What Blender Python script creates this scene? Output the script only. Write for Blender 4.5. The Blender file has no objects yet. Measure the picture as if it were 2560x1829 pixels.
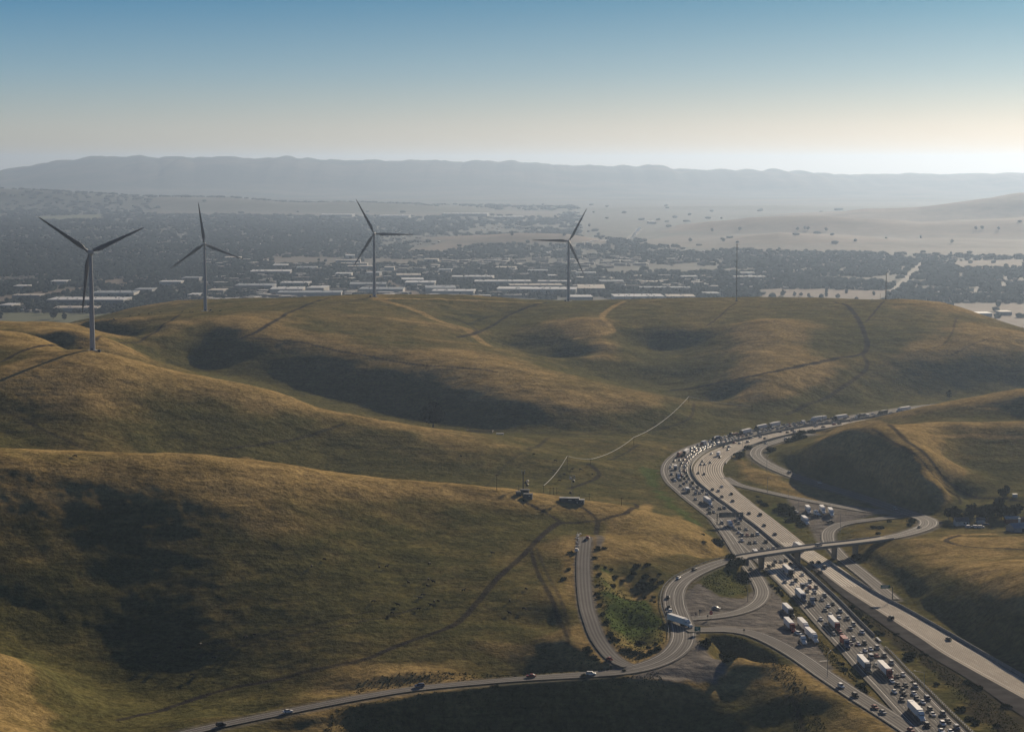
import bpy, math, random
import numpy as np
from mathutils import Vector, Matrix
R=math.radians
scene=bpy.context.scene
rng=np.random.RandomState(7); random.seed(7)
# ------------------------------------------------------------------ camera
F=4978.0; CAMZ=235.0; PITCH=math.atan((914.5-413.0)/F)
cd=bpy.data.cameras.new('camera'); cam=bpy.data.objects.new('camera',cd); scene.collection.objects.link(cam)
cam.location=(0,0,CAMZ); cam.rotation_euler=(math.pi/2-PITCH,0,0)
cd.sensor_fit='HORIZONTAL'; cd.sensor_width=36.0; cd.lens=36.0*F/2560.0; cd.clip_start=5; cd.clip_end=90000
scene.camera=cam
# ------------------------------------------------------------------ sky, sun, exposure
SUN_EL=R(18.5); SUN_AZ=R(25.0)      # azimuth measured clockwise from the view direction (+Y)
w=bpy.data.worlds.new('World'); scene.world=w; w.use_nodes=True
wt=w.node_tree; wt.nodes.clear()
wo=wt.nodes.new('ShaderNodeOutputWorld'); wb=wt.nodes.new('ShaderNodeBackground')
sk=wt.nodes.new('ShaderNodeTexSky'); sk.sky_type='NISHITA'; sk.sun_disc=False
sk.sun_elevation=SUN_EL; sk.sun_rotation=SUN_AZ; sk.altitude=300; sk.air_density=1.0; sk.dust_density=0.6; sk.ozone_density=4.0
wb.inputs['Strength'].default_value=0.064
# air near the horizon is whiter and the sky above it a deeper blue; unseen overhead sky dimmed to deepen shadows
tc=wt.nodes.new('ShaderNodeTexCoord'); sx=wt.nodes.new('ShaderNodeSeparateXYZ'); wt.links.new(tc.outputs['Generated'],sx.inputs[0])
cr=wt.nodes.new('ShaderNodeValToRGB'); wt.links.new(sx.outputs[2],cr.inputs[0]); el=cr.color_ramp.elements
el[0].position=0.0; el[0].color=(0.74,0.73,0.75,1); el[1].position=1.0; el[1].color=(0.20,0.25,0.33,1)
for p_,c_ in ((0.018,(0.71,0.735,0.87,1)),(0.045,(0.45,0.60,0.80,1)),(0.085,(0.17,0.41,0.61,1)),(0.2,(0.18,0.30,0.45,1))):
    e_=el.new(p_); e_.color=c_
mx=wt.nodes.new('ShaderNodeMix'); mx.data_type='RGBA'; mx.blend_type='MULTIPLY'; mx.inputs[0].default_value=1.0
wt.links.new(sk.outputs[0],mx.inputs[6]); wt.links.new(cr.outputs[0],mx.inputs[7]); # keep the glow round the sun from drowning the right of the sky
dp=wt.nodes.new('ShaderNodeVectorMath'); dp.operation='DOT_PRODUCT'; dp.inputs[1].default_value=(math.sin(SUN_AZ),math.cos(SUN_AZ),0); wt.links.new(tc.outputs['Generated'],dp.inputs[0])
mr=wt.nodes.new('ShaderNodeMapRange'); mr.inputs[1].default_value=0.76; mr.inputs[2].default_value=0.985; mr.inputs[3].default_value=1.22; mr.inputs[4].default_value=0.80; wt.links.new(dp.outputs['Value'],mr.inputs[0])
sc_=wt.nodes.new('ShaderNodeVectorMath'); sc_.operation='SCALE'; wt.links.new(mx.outputs[2],sc_.inputs[0]); wt.links.new(mr.outputs[0],sc_.inputs[3]); wt.links.new(sc_.outputs[0],wb.inputs['Color']); wt.links.new(wb.outputs[0],wo.inputs[0])
ld=bpy.data.lights.new('sun','SUN'); sun=bpy.data.objects.new('sun',ld); scene.collection.objects.link(sun)
ld.energy=5.0; ld.angle=R(0.55); ld.color=(1.0,0.82,0.60)
sd=Vector((math.sin(SUN_AZ)*math.cos(SUN_EL), math.cos(SUN_AZ)*math.cos(SUN_EL), math.sin(SUN_EL)))
sun.rotation_euler=sd.to_track_quat('Z','Y').to_euler()
scene.view_settings.view_transform='Standard'; scene.view_settings.look='None'
scene.view_settings.exposure=0.15; scene.view_settings.gamma=1.0
scene.cycles.volume_bounces=0; scene.cycles.max_bounces=4; scene.cycles.diffuse_bounces=2
scene.cycles.glossy_bounces=2; scene.cycles.transmission_bounces=2; scene.cycles.use_denoising=True
# ------------------------------------------------------------------ pixel helpers (photo pixels, 2560 wide)
cP,sP=math.cos(PITCH),math.sin(PITCH)
def ray(px,py):
    dx=(px-1280)/F; dy=-(py-914.5)/F
    return np.array([dx,cP+dy*sP,-sP+dy*cP])
def at_z(px,py,z=0.0):
    d=ray(px,py); t=(z-CAMZ)/d[2]; return np.array([d[0]*t,d[1]*t,z])
def at_y(px,py,Y):
    d=ray(px,py); t=Y/d[1]; return np.array([d[0]*t,Y,CAMZ+d[2]*t])
def proj(p):
    x,y,z=p[0],p[1],p[2]-CAMZ
    f=y*cP-z*sP; u=y*sP+z*cP
    return 1280+F*x/f, 914.5-F*u/f
def catmull(P,n=6):
    P=np.array(P,float); out=[]
    Q=np.vstack([2*P[0]-P[1],P,2*P[-1]-P[-2]])
    for i in range(len(P)-1):
        a,b,c,d=Q[i],Q[i+1],Q[i+2],Q[i+3]
        for k in range(n):
            t=k/n
            out.append(0.5*((2*b)+(c-a)*t+(2*a-5*b+4*c-d)*t*t+(3*b-a-3*c+d)*t**3))
    out.append(P[-1]); return np.array(out)
def arclen(P):
    return np.concatenate([[0],np.cumsum(np.linalg.norm(np.diff(P[:,:2],axis=0),axis=1))])
def resample(P,step):
    s=arclen(P); n=max(2,int(s[-1]/step)+1); q=np.linspace(0,s[-1],n)
    return np.stack([np.interp(q,s,P[:,k]) for k in range(P.shape[1])],1)
def line(pts,z=None,step=4.0,sm=6):
    """pts: (px,py,z) -> smooth world polyline"""
    W=np.array([at_z(p[0],p[1],p[2] if len(p)>2 else (z or 0.0)) for p in pts])
    return resample(catmull(W,sm),step)
def offset(P,d):
    T=np.gradient(P[:,:2],axis=0); T/=np.linalg.norm(T,axis=1)[:,None]+1e-9
    N=np.stack([T[:,1],-T[:,0]],1)      # right of travel direction
    Q=P.copy(); Q[:,:2]+=N*(np.asarray(d).reshape(-1,1) if np.ndim(d) else d); return Q
def dist_poly(X,Y,P):
    """distance to polyline and interpolated z"""
    best=np.full(X.shape,1e9); zz=np.zeros(X.shape)
    for i in range(len(P)-1):
        a=P[i];b=P[i+1];dx=b[0]-a[0];dy=b[1]-a[1];L=dx*dx+dy*dy+1e-9
        t=np.clip(((X-a[0])*dx+(Y-a[1])*dy)/L,0,1)
        d=np.hypot(X-a[0]-t*dx,Y-a[1]-t*dy); m=d<best
        best=np.where(m,d,best)
        if P.shape[1]>2: zz=np.where(m,a[2]+t*(b[2]-a[2]),zz)
    return best,zz
def inside(X,Y,P):
    c=np.zeros(X.shape,bool); n=len(P)
    for i in range(n):
        x1,y1=P[i][:2];x2,y2=P[(i+1)%n][:2]
        m=((y1>Y)!=(y2>Y)); 
        xi=(x2-x1)*(Y-y1)/((y2-y1) if y2!=y1 else 1e-9)+x1
        c^=(m&(X<xi))
    return c
# ------------------------------------------------------------------ roads (centre lines, world metres)
MED_PX=[(2560,1003),(2420,1012),(2300,1024),(2180,1043),(2100,1055),(2019,1065),(1984,1071),(1920,1084),(1871,1095),(1822,1108),(1787,1119),(1758,1133.5),(1738,1151),(1729,1167),(1730.5,1184),(1743,1204),(1762.5,1221),(1787,1241),(1822,1266.5),(1861,1295),(1895.5,1321),(1950,1368),(2004,1416),(2053,1460),(2100,1504),(2157,1562),(2218,1622),(2266,1672),(2318,1722),(2371,1775),(2435,1836),(2560,1960)]
MED=line(MED_PX,0.0)
MS=arclen(MED)
L_OUT=offset(MED,22.8)     # travel direction of the jam (towards camera): its own right-hand side is image left
def lerp_edge(P,step=4.0): return line(P,0.0,step)
RR_PX=[(2560,1013),(2420,1022),(2300,1033),(2180,1053),(2100,1066),(2055,1074),(1969,1088),(1895,1108),(1846,1129),(1817,1150),(1807,1171),(1812,1190),(1836,1218),(1871,1248),(1920,1286),(1969,1324),(2016,1362),(2070,1408),(2135,1452),(2200,1492),(2265,1526),(2371,1586),(2424,1617),(2560,1695),(2700,1770)]
RL_PX=[(2560,1005),(2420,1014),(2300,1026),(2180,1045),(2100,1057),(2019,1067),(1984,1073),(1920,1086),(1871,1097),(1822,1110.5),(1790,1121),(1761,1135),(1742,1152),(1733,1167),(1734.5,1184),(1747,1204),(1766,1221),(1790,1241),(1825,1266.5),(1864,1295),(1898,1321),(1960,1366),(2040,1419),(2100,1465),(2188,1522),(2300,1594),(2366,1638),(2560,1746),(2700,1825)]
OLD_PX=[(380,1850,-16),(543,1813,-14),(710,1779,-12),(900,1742,-9),(1055,1718,-7),(1300,1696,-4),(1480,1684,-2),(1560,1676,0),(1630,1659,1),(1680,1634,2),(1706,1602,3),(1707,1568,3),(1697,1540,4),(1686,1508,5),(1687,1477,6),(1704,1452,6.5),(1740,1430,7),(1790,1409,7.5),(1850,1393,8),(1950,1377,8.2),(2050,1364,8.2),(2150,1353,8),(2220,1343,7.5),(2270,1332,6.5),(2312,1317,5.5),(2322,1303,5),(2300,1291,4.5),(2240,1272,3.5),(2150,1241,2),(2060,1214,1.5),(1990,1191,1),(1930,1166,1),(1898,1146,1),(1889,1132,1),(1900,1117,1),(1935,1105,1),(1975,1093,1.5),(2030,1084,1.5)]
OLD=line(OLD_PX)
ROADS={}   # name -> (line, half width)
ROADS['valley_road']=(OLD,None)
RAMP_W=line([(1812,1193,0),(1846,1211,0),(1920,1229,.5),(1994,1245,1),(2068,1259,2),(2130,1271,3),(2200,1281,4),(2255,1283,4)])
LOOP_W=line([(2262,1287,4),(2220,1293,3.5),(2160,1300,2.5),(2105,1309,1.5),(2074,1325,.6),(2070,1347,0),(2082,1367,0),(2108,1395,0),(2150,1428,0),(2195,1465,0),(2232,1497,0)])
EXIT_E=line([(1790,1296,0),(1818,1334,0),(1844,1374,0),(1862,1402,0),(1884,1432,0),(1902,1462,.5),(1907,1482,1),(1898,1502,1.5),(1872,1520,2),(1830,1533,2.5),(1778,1541,3),(1722,1545,3.5)])
ENTRY_E=line([(1714,1573,3.5),(1760,1573,3),(1820,1573,2.5),(1880,1582,2),(1940,1607,1),(2000,1642,0),(2060,1684,0),(2120,1724,0),(2180,1762,0),(2240,1800,0),(2300,1840,0)])
STUB=line([(1573,1664,.5),(1540,1649,1.0),(1515,1624,2),(1492,1589,4),(1478,1553,6),(1467,1517,7.5),(1460,1464,10),(1458,1410,13.5),(1460,1375,16),(1463,1342,18)])
SIDE=[('ramp_road',RAMP_W,3.9),('loop_ramp',LOOP_W,4.4),('exit_ramp',EXIT_E,4.4),('entry_ramp',ENTRY_E,5.0),('dead_end_road',STUB,3.9)]
def oldw(P):   # half width along the old road: slim country road, wide at the curve, 5 m on the bridge
    px=np.array([proj(p) for p in P]); s=arclen(P)
    i1=np.argmin(np.abs(px[:,0]-1600)+np.abs(px[:,1]-1668)); i2=np.argmin(np.abs(px[:,0]-1695)+np.abs(px[:,1]-1540))
    i3=np.argmin(np.abs(px[:,0]-1850)+np.abs(px[:,1]-1393)); i4=np.argmin(np.abs(px[:,0]-2322)+np.abs(px[:,1]-1303))
    return np.interp(s,[0,s[i1]-60,s[i1],s[i2],s[i3],s[i4]-60,s[i4],s[-1]],[3.6,3.8,6.2,6.4,5.0,5.0,6.4,4.6])
OLDW=oldw(OLD)
_pp=np.array([proj(p) for p in OLD])
B0=int(np.argmin(np.hypot(_pp[:,0]-1855,_pp[:,1]-1392))); B1=int(np.argmin(np.hypot(_pp[:,0]-2215,_pp[:,1]-1344)))
# ------------------------------------------------------------------ terrain control points  (px,py,Y)
CP=[]
def kk(px,py): d=ray(px,py); return -d[2]/d[1]
def chain(px,py0,Y0,*steps):
    """down-slope towards the camera: each step (py,slope) finds the point of that pixel reached at that slope"""
    Y=Y0; z=CAMZ-Y*kk(px,py0); CP.append((px,py0,Y))
    for py,s_ in steps:
        k=kk(px,py); Yn=(CAMZ-z+s_*Y)/(k+s_); z=z-s_*(Y-Yn); Y=Yn; CP.append((px,py,Y))
def up(px,py0,z0,*steps):
    """up-slope away from the camera, starting at height z0"""
    Y=(CAMZ-z0)/kk(px,py0); z=z0; CP.append((px,py0,Y))
    for py,s_ in steps:
        k=kk(px,py); Yn=(CAMZ-z+s_*Y)/(k+s_); z=z+s_*(Yn-Y); Y=Yn; CP.append((px,py,Y))
# front hill (A)
KA=[-150,0,250,380,500,700,850,1020,1200]
for px in range(-150,1201,62):
    I=lambda v: float(np.interp(px,KA,v))
    c0=I([1118,1122,1135,1139,1142,1165,1188,1206,1218]); end=I([1560,1570,1735,1760,1775,1735,1680,1640,1600])
    st=[(c0+I([26,26,30,32,34,34,34,33,30]),.13)]+[(p_,I(v)) for p_,v in ((1300,[.42,.42,.40,.36,.31,.25,.22,.21,.18]),(1450,[.42,.42,.41,.38,.33,.26,.19,.15,.11]),(1580,[.40,.40,.37,.34,.28,.23,.15,.12,.09]),(end,[.34,.34,.22,.20,.16,.16,.13,.11,.09])) if p_<=end+1]
    chain(px,c0,I([1175,1180,1195,1203,1212,1218,1228,1240,1249]),*st)
CP+=[(1240,1222,1250),(1310,1236,1247),(1430,1250,1255),(1560,1264,1262),(1640,1282,1270),(1320,1300,1200),(1350,1350,1150),(1360,1450,1068),(1370,1560,1000),(1300,1640,956),
(1420,1300,1212),(1415,1400,1105),(1415,1500,1022),(1425,1590,962),
(0,1640,932),(0,1740,880),(0,1829,822),(120,1829,852),(80,1760,885),(-150,1640,930),(-150,1800,840),
(1550,1330,1190),(1640,1330,1185),(1700,1340,1192),(1560,1420,1100),(1640,1420,1102),(1570,1500,1058),(1600,1570,1000),(1540,1560,1002),(1620,1620,961),(1650,1480,1070),(1740,1385,1172),(1770,1345,1212),
(1300,1745,921),(1300,1829,905),(1100,1829,893),(700,1829,884),(900,1790,896),(1500,1740,914),(1500,1829,897),(1650,1829,882),(1620,1740,915),(1400,1770,915),
# hill B in front of the ramps
(1790,1656,940),(1850,1643,935),(1911,1654,925),(1951,1679,908),(1985,1718,886),(2010,1764,868),(2022,1829,838),(1800,1730,900),(1800,1829,866),(1900,1750,882),(1900,1829,856)]
# hill C
chain(-150,905,1590,(940,.06),(1080,.2)); chain(0,900,1600,(935,.06),(1000,.26),(1085,.29)); chain(231,878,1620,(912,.09),(1000,.26),(1090,.28),(1128,.26)); chain(417,923,1615,(950,.09),(1020,.26),(1130,.28)); chain(597,957,1610,(980,.09),(1050,.25),(1138,.26))
chain(788,1019,1600,(1040,.08),(1100,.24),(1165,.2)); chain(1013,1064,1580,(1083,.07),(1130,.2),(1195,.12)); chain(1216,1109,1550,(1130,.05),(1170,.15),(1212,.08))
CP+=[(700,985,1605),(900,1042,1592),(1120,1087,1565),(1351,1137,1535),(1450,1155,1518),(1540,1172,1500),(1300,1180,1473),(1300,1222,1395),(1500,1230,1408),(1600,1200,1475),(1600,1240,1395),(1650,1240,1400),
(0,835,1760),(100,845,1720),(180,832,1880),(60,812,1980),(180,813,2050),(240,800,2200),(-120,800,2000)]
# hill D
up(250,868,44,(835,.10),(800,.12)); up(420,915,36,(880,.2),(840,.32),(810,.12)); KD=[514,600,700,800,900,1000,1100,1200,1300,1400,1500]
for px in range(514,1501,47):
    I=lambda v: float(np.interp(px,KD,v))
    st=[(I([892,915,938,964,988,1008,1034,1056,1070,1072,1072]),I([.12,.1,.1,.1,.1,.09,.09,.1,.12,.15,.15])),(I([845,858,880,900,935,955,980,1000,1008,1015,1030]),I([.34,.345,.345,.345,.34,.325,.315,.32,.32,.31,.29])),(I([818,818,835,862,893,915,932,950,955,962,990]),I([.24,.27,.28,.28,.28,.26,.24,.2,.16,.14,.12]))]
    if px<=1100: st.append((I([800,792,800,815,835,860,872,872,872,872,872]),.1))
    up(px,I([935,955,985,1015,1040,1058,1076,1082,1084,1084,1082]),I([30,27,19,12,8,5.6,5,5,5.5,5.5,5.5]),*st)
up(1620,1070,5,(1045,.25),(1010,.25))
CP+=[(420,780,2385),(514,778,2385),(600,765,2430),(800,745,2536),(936,742,2536),(1000,770,2413),(1000,740,2560),
(1050,780,2400),(1170,824,2250),(1290,877,2130),(1400,917,2020),(1500,953,1950),(1600,976,1900),(1680,991,1870),(1720,1004,1850),(1765,1032,1830),(1800,1052,1800),
(1290,867,2235),(1400,905,2150),(1170,812,2360),(1170,775,2500),(1170,738,2650),(1050,738,2620),(1421,754,2670),(1500,752,2600),(1650,753,2560),(1760,755,2560),(1900,756,2560),(2100,753,2560),(2300,753,2560),(2380,762,2520)]
up(1400,903,22.5,(870,.3),(840,.2),(800,.10)); up(1500,940,19,(890,.22),(860,.1),(830,.1),(800,.12)); up(1580,930,19,(890,.16),(862,.06),(835,.22),(812,.14)); up(1650,925,20,(895,.12),(868,.06),(820,.345),(802,.08),(788,.03)); up(1720,950,14,(905,.18),(868,.08),(832,.32),(808,.1)); up(1800,1000,7,(940,.2),(895,.10),(850,.12),(810,.10)); up(1900,1040,3,(980,.25),(940,.2),(890,.09),(840,.11),(800,.10)); up(2000,1030,2.5,(975,.25),(920,.2),(870,.09),(800,.10)); up(2100,1015,2,(960,.26),(920,.2),(880,.10),(800,.10))
up(2200,1000,2,(950,.26),(905,.25),(870,.12),(800,.10)); up(2300,988,2,(930,.34),(880,.33),(830,.12)); up(2400,978,3,(920,.36),(870,.34),(820,.12)); up(2480,972,4,(900,.36),(860,.3),(820,.12)); up(2560,965,5,(890,.36),(860,.2))
CP+=[(2560,825,2300),(2450,790,2450),(2700,870,2200),
# knoll between C and the freeway
(1100,1084,1660),(1250,1088,1660),(1350,1091,1655),(1500,1101,1650),(1600,1112,1640),(1640,1122,1625),(1400,1125,1590),(1520,1140,1580),(1620,1160,1560),
# hill E
(2060,1074,1735),(2100,1063,1720),(2200,1043,1692),(2270,1027,1682),(2400,1007,1670),(2560,985,1660),(2700,975,1650),
(2050,1097,1555),(2100,1080,1530),(2200,1065,1527),(2300,1059,1530),(2400,1058,1527),(2560,1058,1520),(2300,1052,1630),(2560,1047,1612),(2385,1240,1352),(2400,1100,1485),(2560,1100,1485),(2400,1160,1428),(2520,1150,1439),(2500,1240,1343),(2450,1300,1274),(2560,1300,1274),(2700,1300,1274),(2370,1290,1292),(1990,1118,1600),
(1760,1190,1470)]
for px in range(1990,2336,29):
    I=lambda v: float(np.interp(px,[1990,2050,2110,2170,2230,2290,2335],v)); tp=I([1150,1120,1106,1110,1135,1172,1222])
    up(px,I([1190,1205,1222,1240,1262,1282,1290]),I([1.5,1.5,2,2.5,3,4,5]),(tp,.5),(tp-9,.25))
CP+=[ # hill F
(2260,1346,1195),(2330,1339,1205),(2450,1345,1198),(2560,1346,1196),(2450,1400,1110),(2560,1385,1118)]
for px in range(2220,2701,48):
    I=lambda v: float(np.interp(px,[2220,2300,2380,2470,2560,2700],v))
    up(px,I([1440,1512,1560,1620,1672,1740]),1,(I([1412,1475,1515,1560,1605,1640]),I([.12,.16,.22,.30,.35,.35])),(I([1388,1425,1445,1480,1500,1500]),I([.12,.13,.16,.24,.30,.30])))
HP=[ # hidden or far points: px-azimuth, Y, z
(300,1310,28),(0,1300,34),(700,1330,22),(1000,1330,14),(1300,1320,12),(1500,1330,8),
(420,1760,48),(600,1750,33),(800,1710,14),(1013,1670,6),(231,1720,62),(100,1850,62),
(0,965,-8),(60,960,-10),(1790,975,-5),(1850,960,-7),(1905,950,-8),(1950,932,-9),(1990,912,-9),(2030,888,-8),(2055,860,-6),(2070,835,-5),
(0,2500,10),(0,2250,42),(250,2550,35),(380,2600,45),
(1700,800,-20),(1200,800,-25),(600,800,-22),(0,700,-20),(2000,750,-15),(2500,780,0),(3000,850,20),
(-500,1180,70),(-500,1620,85),(-500,1000,0),(-500,2000,60),(-500,2500,5),(-500,800,-20),(-500,1400,45),
(3100,1000,15),(3100,1300,15),(3100,1600,40),(3100,1900,25),(3100,2250,10),(3100,2700,-50),(2560,2650,-5),(2450,2750,15),(2760,1900,6)]
for px in (-500,0,420,800,1200,1600,2000,2400,2800,3100):
    HP+= [(px,2850,-15 if px<100 else 40 if px<2300 else -25),(px,3100,0 if 100<px<2300 else -60),(px,3400,-60),(px,3700,-80)]
ctrl=[at_y(*c) for c in CP]
for px,Y,z in HP: ctrl.append(np.array([(px-1280)/F*Y*1.0,Y,z]))
def addline(P,step,offs):
    Q=resample(P,step)
    for o in offs:
        for p in offset(Q,o): ctrl.append(p.copy())
Mf=MED[(MED[:,1]<2150)]
addline(Mf,45,[26,0,-26])
RRl=line(RR_PX,0.0); addline(RRl[RRl[:,1]<1400],60,[-2])
msk=np.ones(len(OLD),bool); msk[B0-2:B1+3]=False
Oa=OLD[:B0-2]; Ob=OLD[B1+3:]
addline(Oa,35,[-7,7]); addline(Ob,35,[-7,7])
for n,P,hw in SIDE:
    addline(P,40,[-hw-2,hw+2] if n!='loop_ramp' else [0])
for q in ((1640,1695,-1),(1700,1668,0),(1750,1640,1),(1740,1672,0),(1785,1665,0),(1700,1690,-1)): ctrl.append(at_z(*q))
C=np.array(ctrl)
# drop near-duplicate controls
keep=[]
for i in range(len(C)):
    if all((C[i,0]-C[j,0])**2+(C[i,1]-C[j,1])**2>64 for j in keep): keep.append(i)
C=C[keep]
def tps(r2): return np.where(r2>1e-9,0.5*r2*np.log(r2+1e-12),0.0)
SC=500.0
A=C[:,:2]/SC; n=len(A)
K=tps(((A[:,None,:]-A[None])**2).sum(-1))+np.eye(n)*2e-5
Pm=np.hstack([np.ones((n,1)),A]); M_=np.block([[K,Pm],[Pm.T,np.zeros((3,3))]])
wgt=np.linalg.solve(M_,np.concatenate([C[:,2],np.zeros(3)]))
gx=np.arange(-1500,1800,10.0); gy=np.arange(560,3760,10.0)
GX,GY=np.meshgrid(gx,gy); GZ=np.zeros(GX.size); fx=GX.ravel()/SC; fy=GY.ravel()/SC
for s in range(0,GX.size,20000):
    e=slice(s,s+20000)
    r2=(fx[e,None]-A[None,:,0])**2+(fy[e,None]-A[None,:,1])**2
    GZ[e]=tps(r2)@wgt[:n]+wgt[n]+wgt[n+1]*fx[e]+wgt[n+2]*fy[e]
GZ=GZ.reshape(GX.shape)
def cub(Z,X,Y,x0,y0,h):
    """Catmull-Rom lookup in a regular grid"""
    u=(X-x0)/h; v=(Y-y0)/h; i=np.clip(np.floor(u).astype(int),1,Z.shape[1]-3); j=np.clip(np.floor(v).astype(int),1,Z.shape[0]-3)
    fu=np.clip(u-i,0,1); fv=np.clip(v-j,0,1)
    def wv(t): return [(-t+2*t*t-t**3)/2,(2-5*t*t+3*t**3)/2,(t+4*t*t-3*t**3)/2,(-t*t+t**3)/2]
    wu=wv(fu);wvv=wv(fv); out=0
    for b in range(4):
        row=0
        for a in range(4): row=row+wu[a]*Z[j+b-1,i+a-1]
        out=out+wvv[b]*row
    return out
# numpy value noise
def vnoise(X,Y,scale,seed):
    r=np.random.RandomState(seed); T=r.rand(256,256)
    u=X/scale; v=Y/scale; i=np.floor(u).astype(int); j=np.floor(v).astype(int)
    fu=u-i; fv=v-j; fu=fu*fu*(3-2*fu); fv=fv*fv*(3-2*fv)
    a=T[j%256,i%256];b=T[j%256,(i+1)%256];c=T[(j+1)%256,i%256];d=T[(j+1)%256,(i+1)%256]
    return (a*(1-fu)+b*fu)*(1-fv)+(c*(1-fu)+d*fu)*fv-0.5
def fbm(X,Y,scale,seed,oct=4,g=0.5):
    o=0;a=1
    for k in range(oct):
        ca,sa=math.cos(1.1*k),math.sin(1.1*k)
        o=o+a*vnoise(X*ca-Y*sa,X*sa+Y*ca,scale/2**k,seed+k); a*=g
    return o
# ------------------------------------------------------------------ ground grid (u = x/y, rows in y)
us=np.concatenate([np.linspace(-0.46,-0.275,22)[:-1],np.linspace(-0.275,0.275,860),np.linspace(0.275,0.50,26)[1:]])
ys=[640.0]
while ys[-1]<3500: ys.append(ys[-1]+np.interp(ys[-1],[640,800,1000,1600,2700,2900,3500],[6,1.7,1.9,3.1,4.2,9,22]))
while ys[-1]<17500: ys.append(ys[-1]*1.0045+4)
ys=np.array(ys); NU,NY=len(us),len(ys)
U,YY=np.meshgrid(us,ys); XX=U*YY
near=YY<3600
BASE=np.full(XX.shape,-80.0)
BASE[near]=cub(GZ,XX[near],YY[near],gx[0],gy[0],10.0)
bl=np.clip((YY-3350)/200,0,1); BASE=BASE*(1-bl)+(-80)*bl
# distance to the roads, for flattening
RD=np.full(XX.shape,1e9); RZ=np.zeros(XX.shape)
sel=(YY<2150)&(YY>700)
xs,yv=XX[sel],YY[sel]
def upd(P,hw,zoff=0.0,cap=None):
    global RD,RZ
    d,z=dist_poly(xs,yv,P); 
    h=np.interp(0,[0],[hw]) if np.ndim(hw)==0 else hw
    d=np.maximum(d-h,0); cur=RD[sel]; m=d<cur
    cur=np.where(m,d,cur); RD[sel]=cur; r=RZ[sel]; RZ[sel]=np.where(m,z,r)
Mk=resample(MED[MED[:,1]<2300],14)
upd(offset(Mk,12),12.5)
RRs=resample(line(RR_PX,0.0),14); RLs=resample(line(RL_PX,0.0),14)
k=min(len(RRs),len(RLs)); RC=(resample(RRs,arclen(RRs)[-1]/(k-1.001))[:k-1]+resample(RLs,arclen(RLs)[-1]/(k-1.001))[:k-1])/2
upd(RC,11.5)
upd(resample(Oa,9),5.5); upd(resample(Ob,9),5.5)
for nme,P,hw in SIDE: upd(resample(P,9),hw)
t=np.clip((RD-2.5)/14.0,0,1); t=t*t*(3-2*t)
roadz=RZ-0.45
flat=RD<1e8
mic=1.2*fbm(XX,YY,60,11,3)+0.9*fbm(XX,YY,16,21,3)+2.0*fbm(XX,YY,170,31,2)
rt=np.clip(RD/40,0,1)
HZ=BASE+np.where(near,mic*np.where(flat,rt,1),0)
HZ=np.where(flat,roadz*(1-t)+HZ*t,HZ)
HZ=np.where(flat&(RD<2.0),np.minimum(HZ,roadz),HZ)
# far low hills on the valley floor
def ridge(prof,Yc,wf,wb,rough=6,seed=50):
    """prof: (px,py) skyline seen from the camera at distance Yc -> bump added to the floor"""
    P=np.array(prof,float); u=(P[:,0]-1280)/F; z=np.array([CAMZ-Yc*(p-413)/F for p in P[:,1]])
    zc=np.interp(U,u,z+80)
    yc=Yc*(1+0.05*np.sin(U*9+seed)); d=YY-yc; f=np.where(d<0,np.exp(-(d/wf)**2),np.exp(-(d/wb)**2))
    return np.maximum(zc,0)*f+f*rough*fbm(XX,YY,900,seed,4)
far=YY>4300
add=np.zeros(XX.shape)
add=np.maximum(add,ridge([(1500,640),(1640,625),(1777,616),(1870,603),(1946,596),(2050,601),(2149,610),(2318,624),(2560,628)],7600,380,900,30,51))
add=np.maximum(add,ridge([(1400,600),(1600,585),(1769,560),(1870,548),(2052,543),(2149,548),(2300,552),(2560,545)],9300,450,900,38,52))
add=np.maximum(add,ridge([(1700,560),(1900,540),(2022,520),(2162,507),(2297,508),(2423,498),(2500,490),(2560,484)],11500,600,1200,50,53))
add=np.maximum(add,ridge([(950,610),(1060,596),(1150,588),(1220,584),(1300,577),(1420,578),(1500,590),(1580,600)],8300,330,500,8,54))
add=np.maximum(add,ridge([(-200,475),(0,475),(140,480),(200,484),(333,493),(492,491),(586,493),(700,500),(860,504),(1100,512),(1300,520)],14500,700,1500,30,55))
HZ=HZ+np.where(far,add,0)
def zt(x,y):
    x=np.atleast_1d(np.asarray(x,float)); y=np.atleast_1d(np.asarray(y,float)); u=x/y
    i=np.clip(np.searchsorted(us,u)-1,0,NU-2); j=np.clip(np.searchsorted(ys,y)-1,0,NY-2)
    fu=np.clip((u-us[i])/(us[i+1]-us[i]),0,1); fv=np.clip((y-ys[j])/(ys[j+1]-ys[j]),0,1)
    return (HZ[j,i]*(1-fu)+HZ[j,i+1]*fu)*(1-fv)+(HZ[j+1,i]*(1-fu)+HZ[j+1,i+1]*fu)*fv
_ym=np.concatenate([np.arange(760,3400,1.5),np.arange(3400,17000,15)])
def hit(px,py,y0=0,y1=1e9):
    """first terrain point seen through a photo pixel"""
    d=ray(px,py); Y=_ym[(_ym>y0)&(_ym<y1)]; x=d[0]/d[1]*Y; zr=CAMZ+d[2]/d[1]*Y; zg=zt(x,Y)
    k=np.argmax(zr<zg)
    if not (zr<zg).any(): k=len(Y)-1
    return np.array([x[k],Y[k],zg[k]])
def drape(pts,step=5.0,sm=5):
    P=resample(catmull(np.array([hit(*p) for p in pts]),sm),step); P[:,2]=zt(P[:,0],P[:,1]); return P

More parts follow.
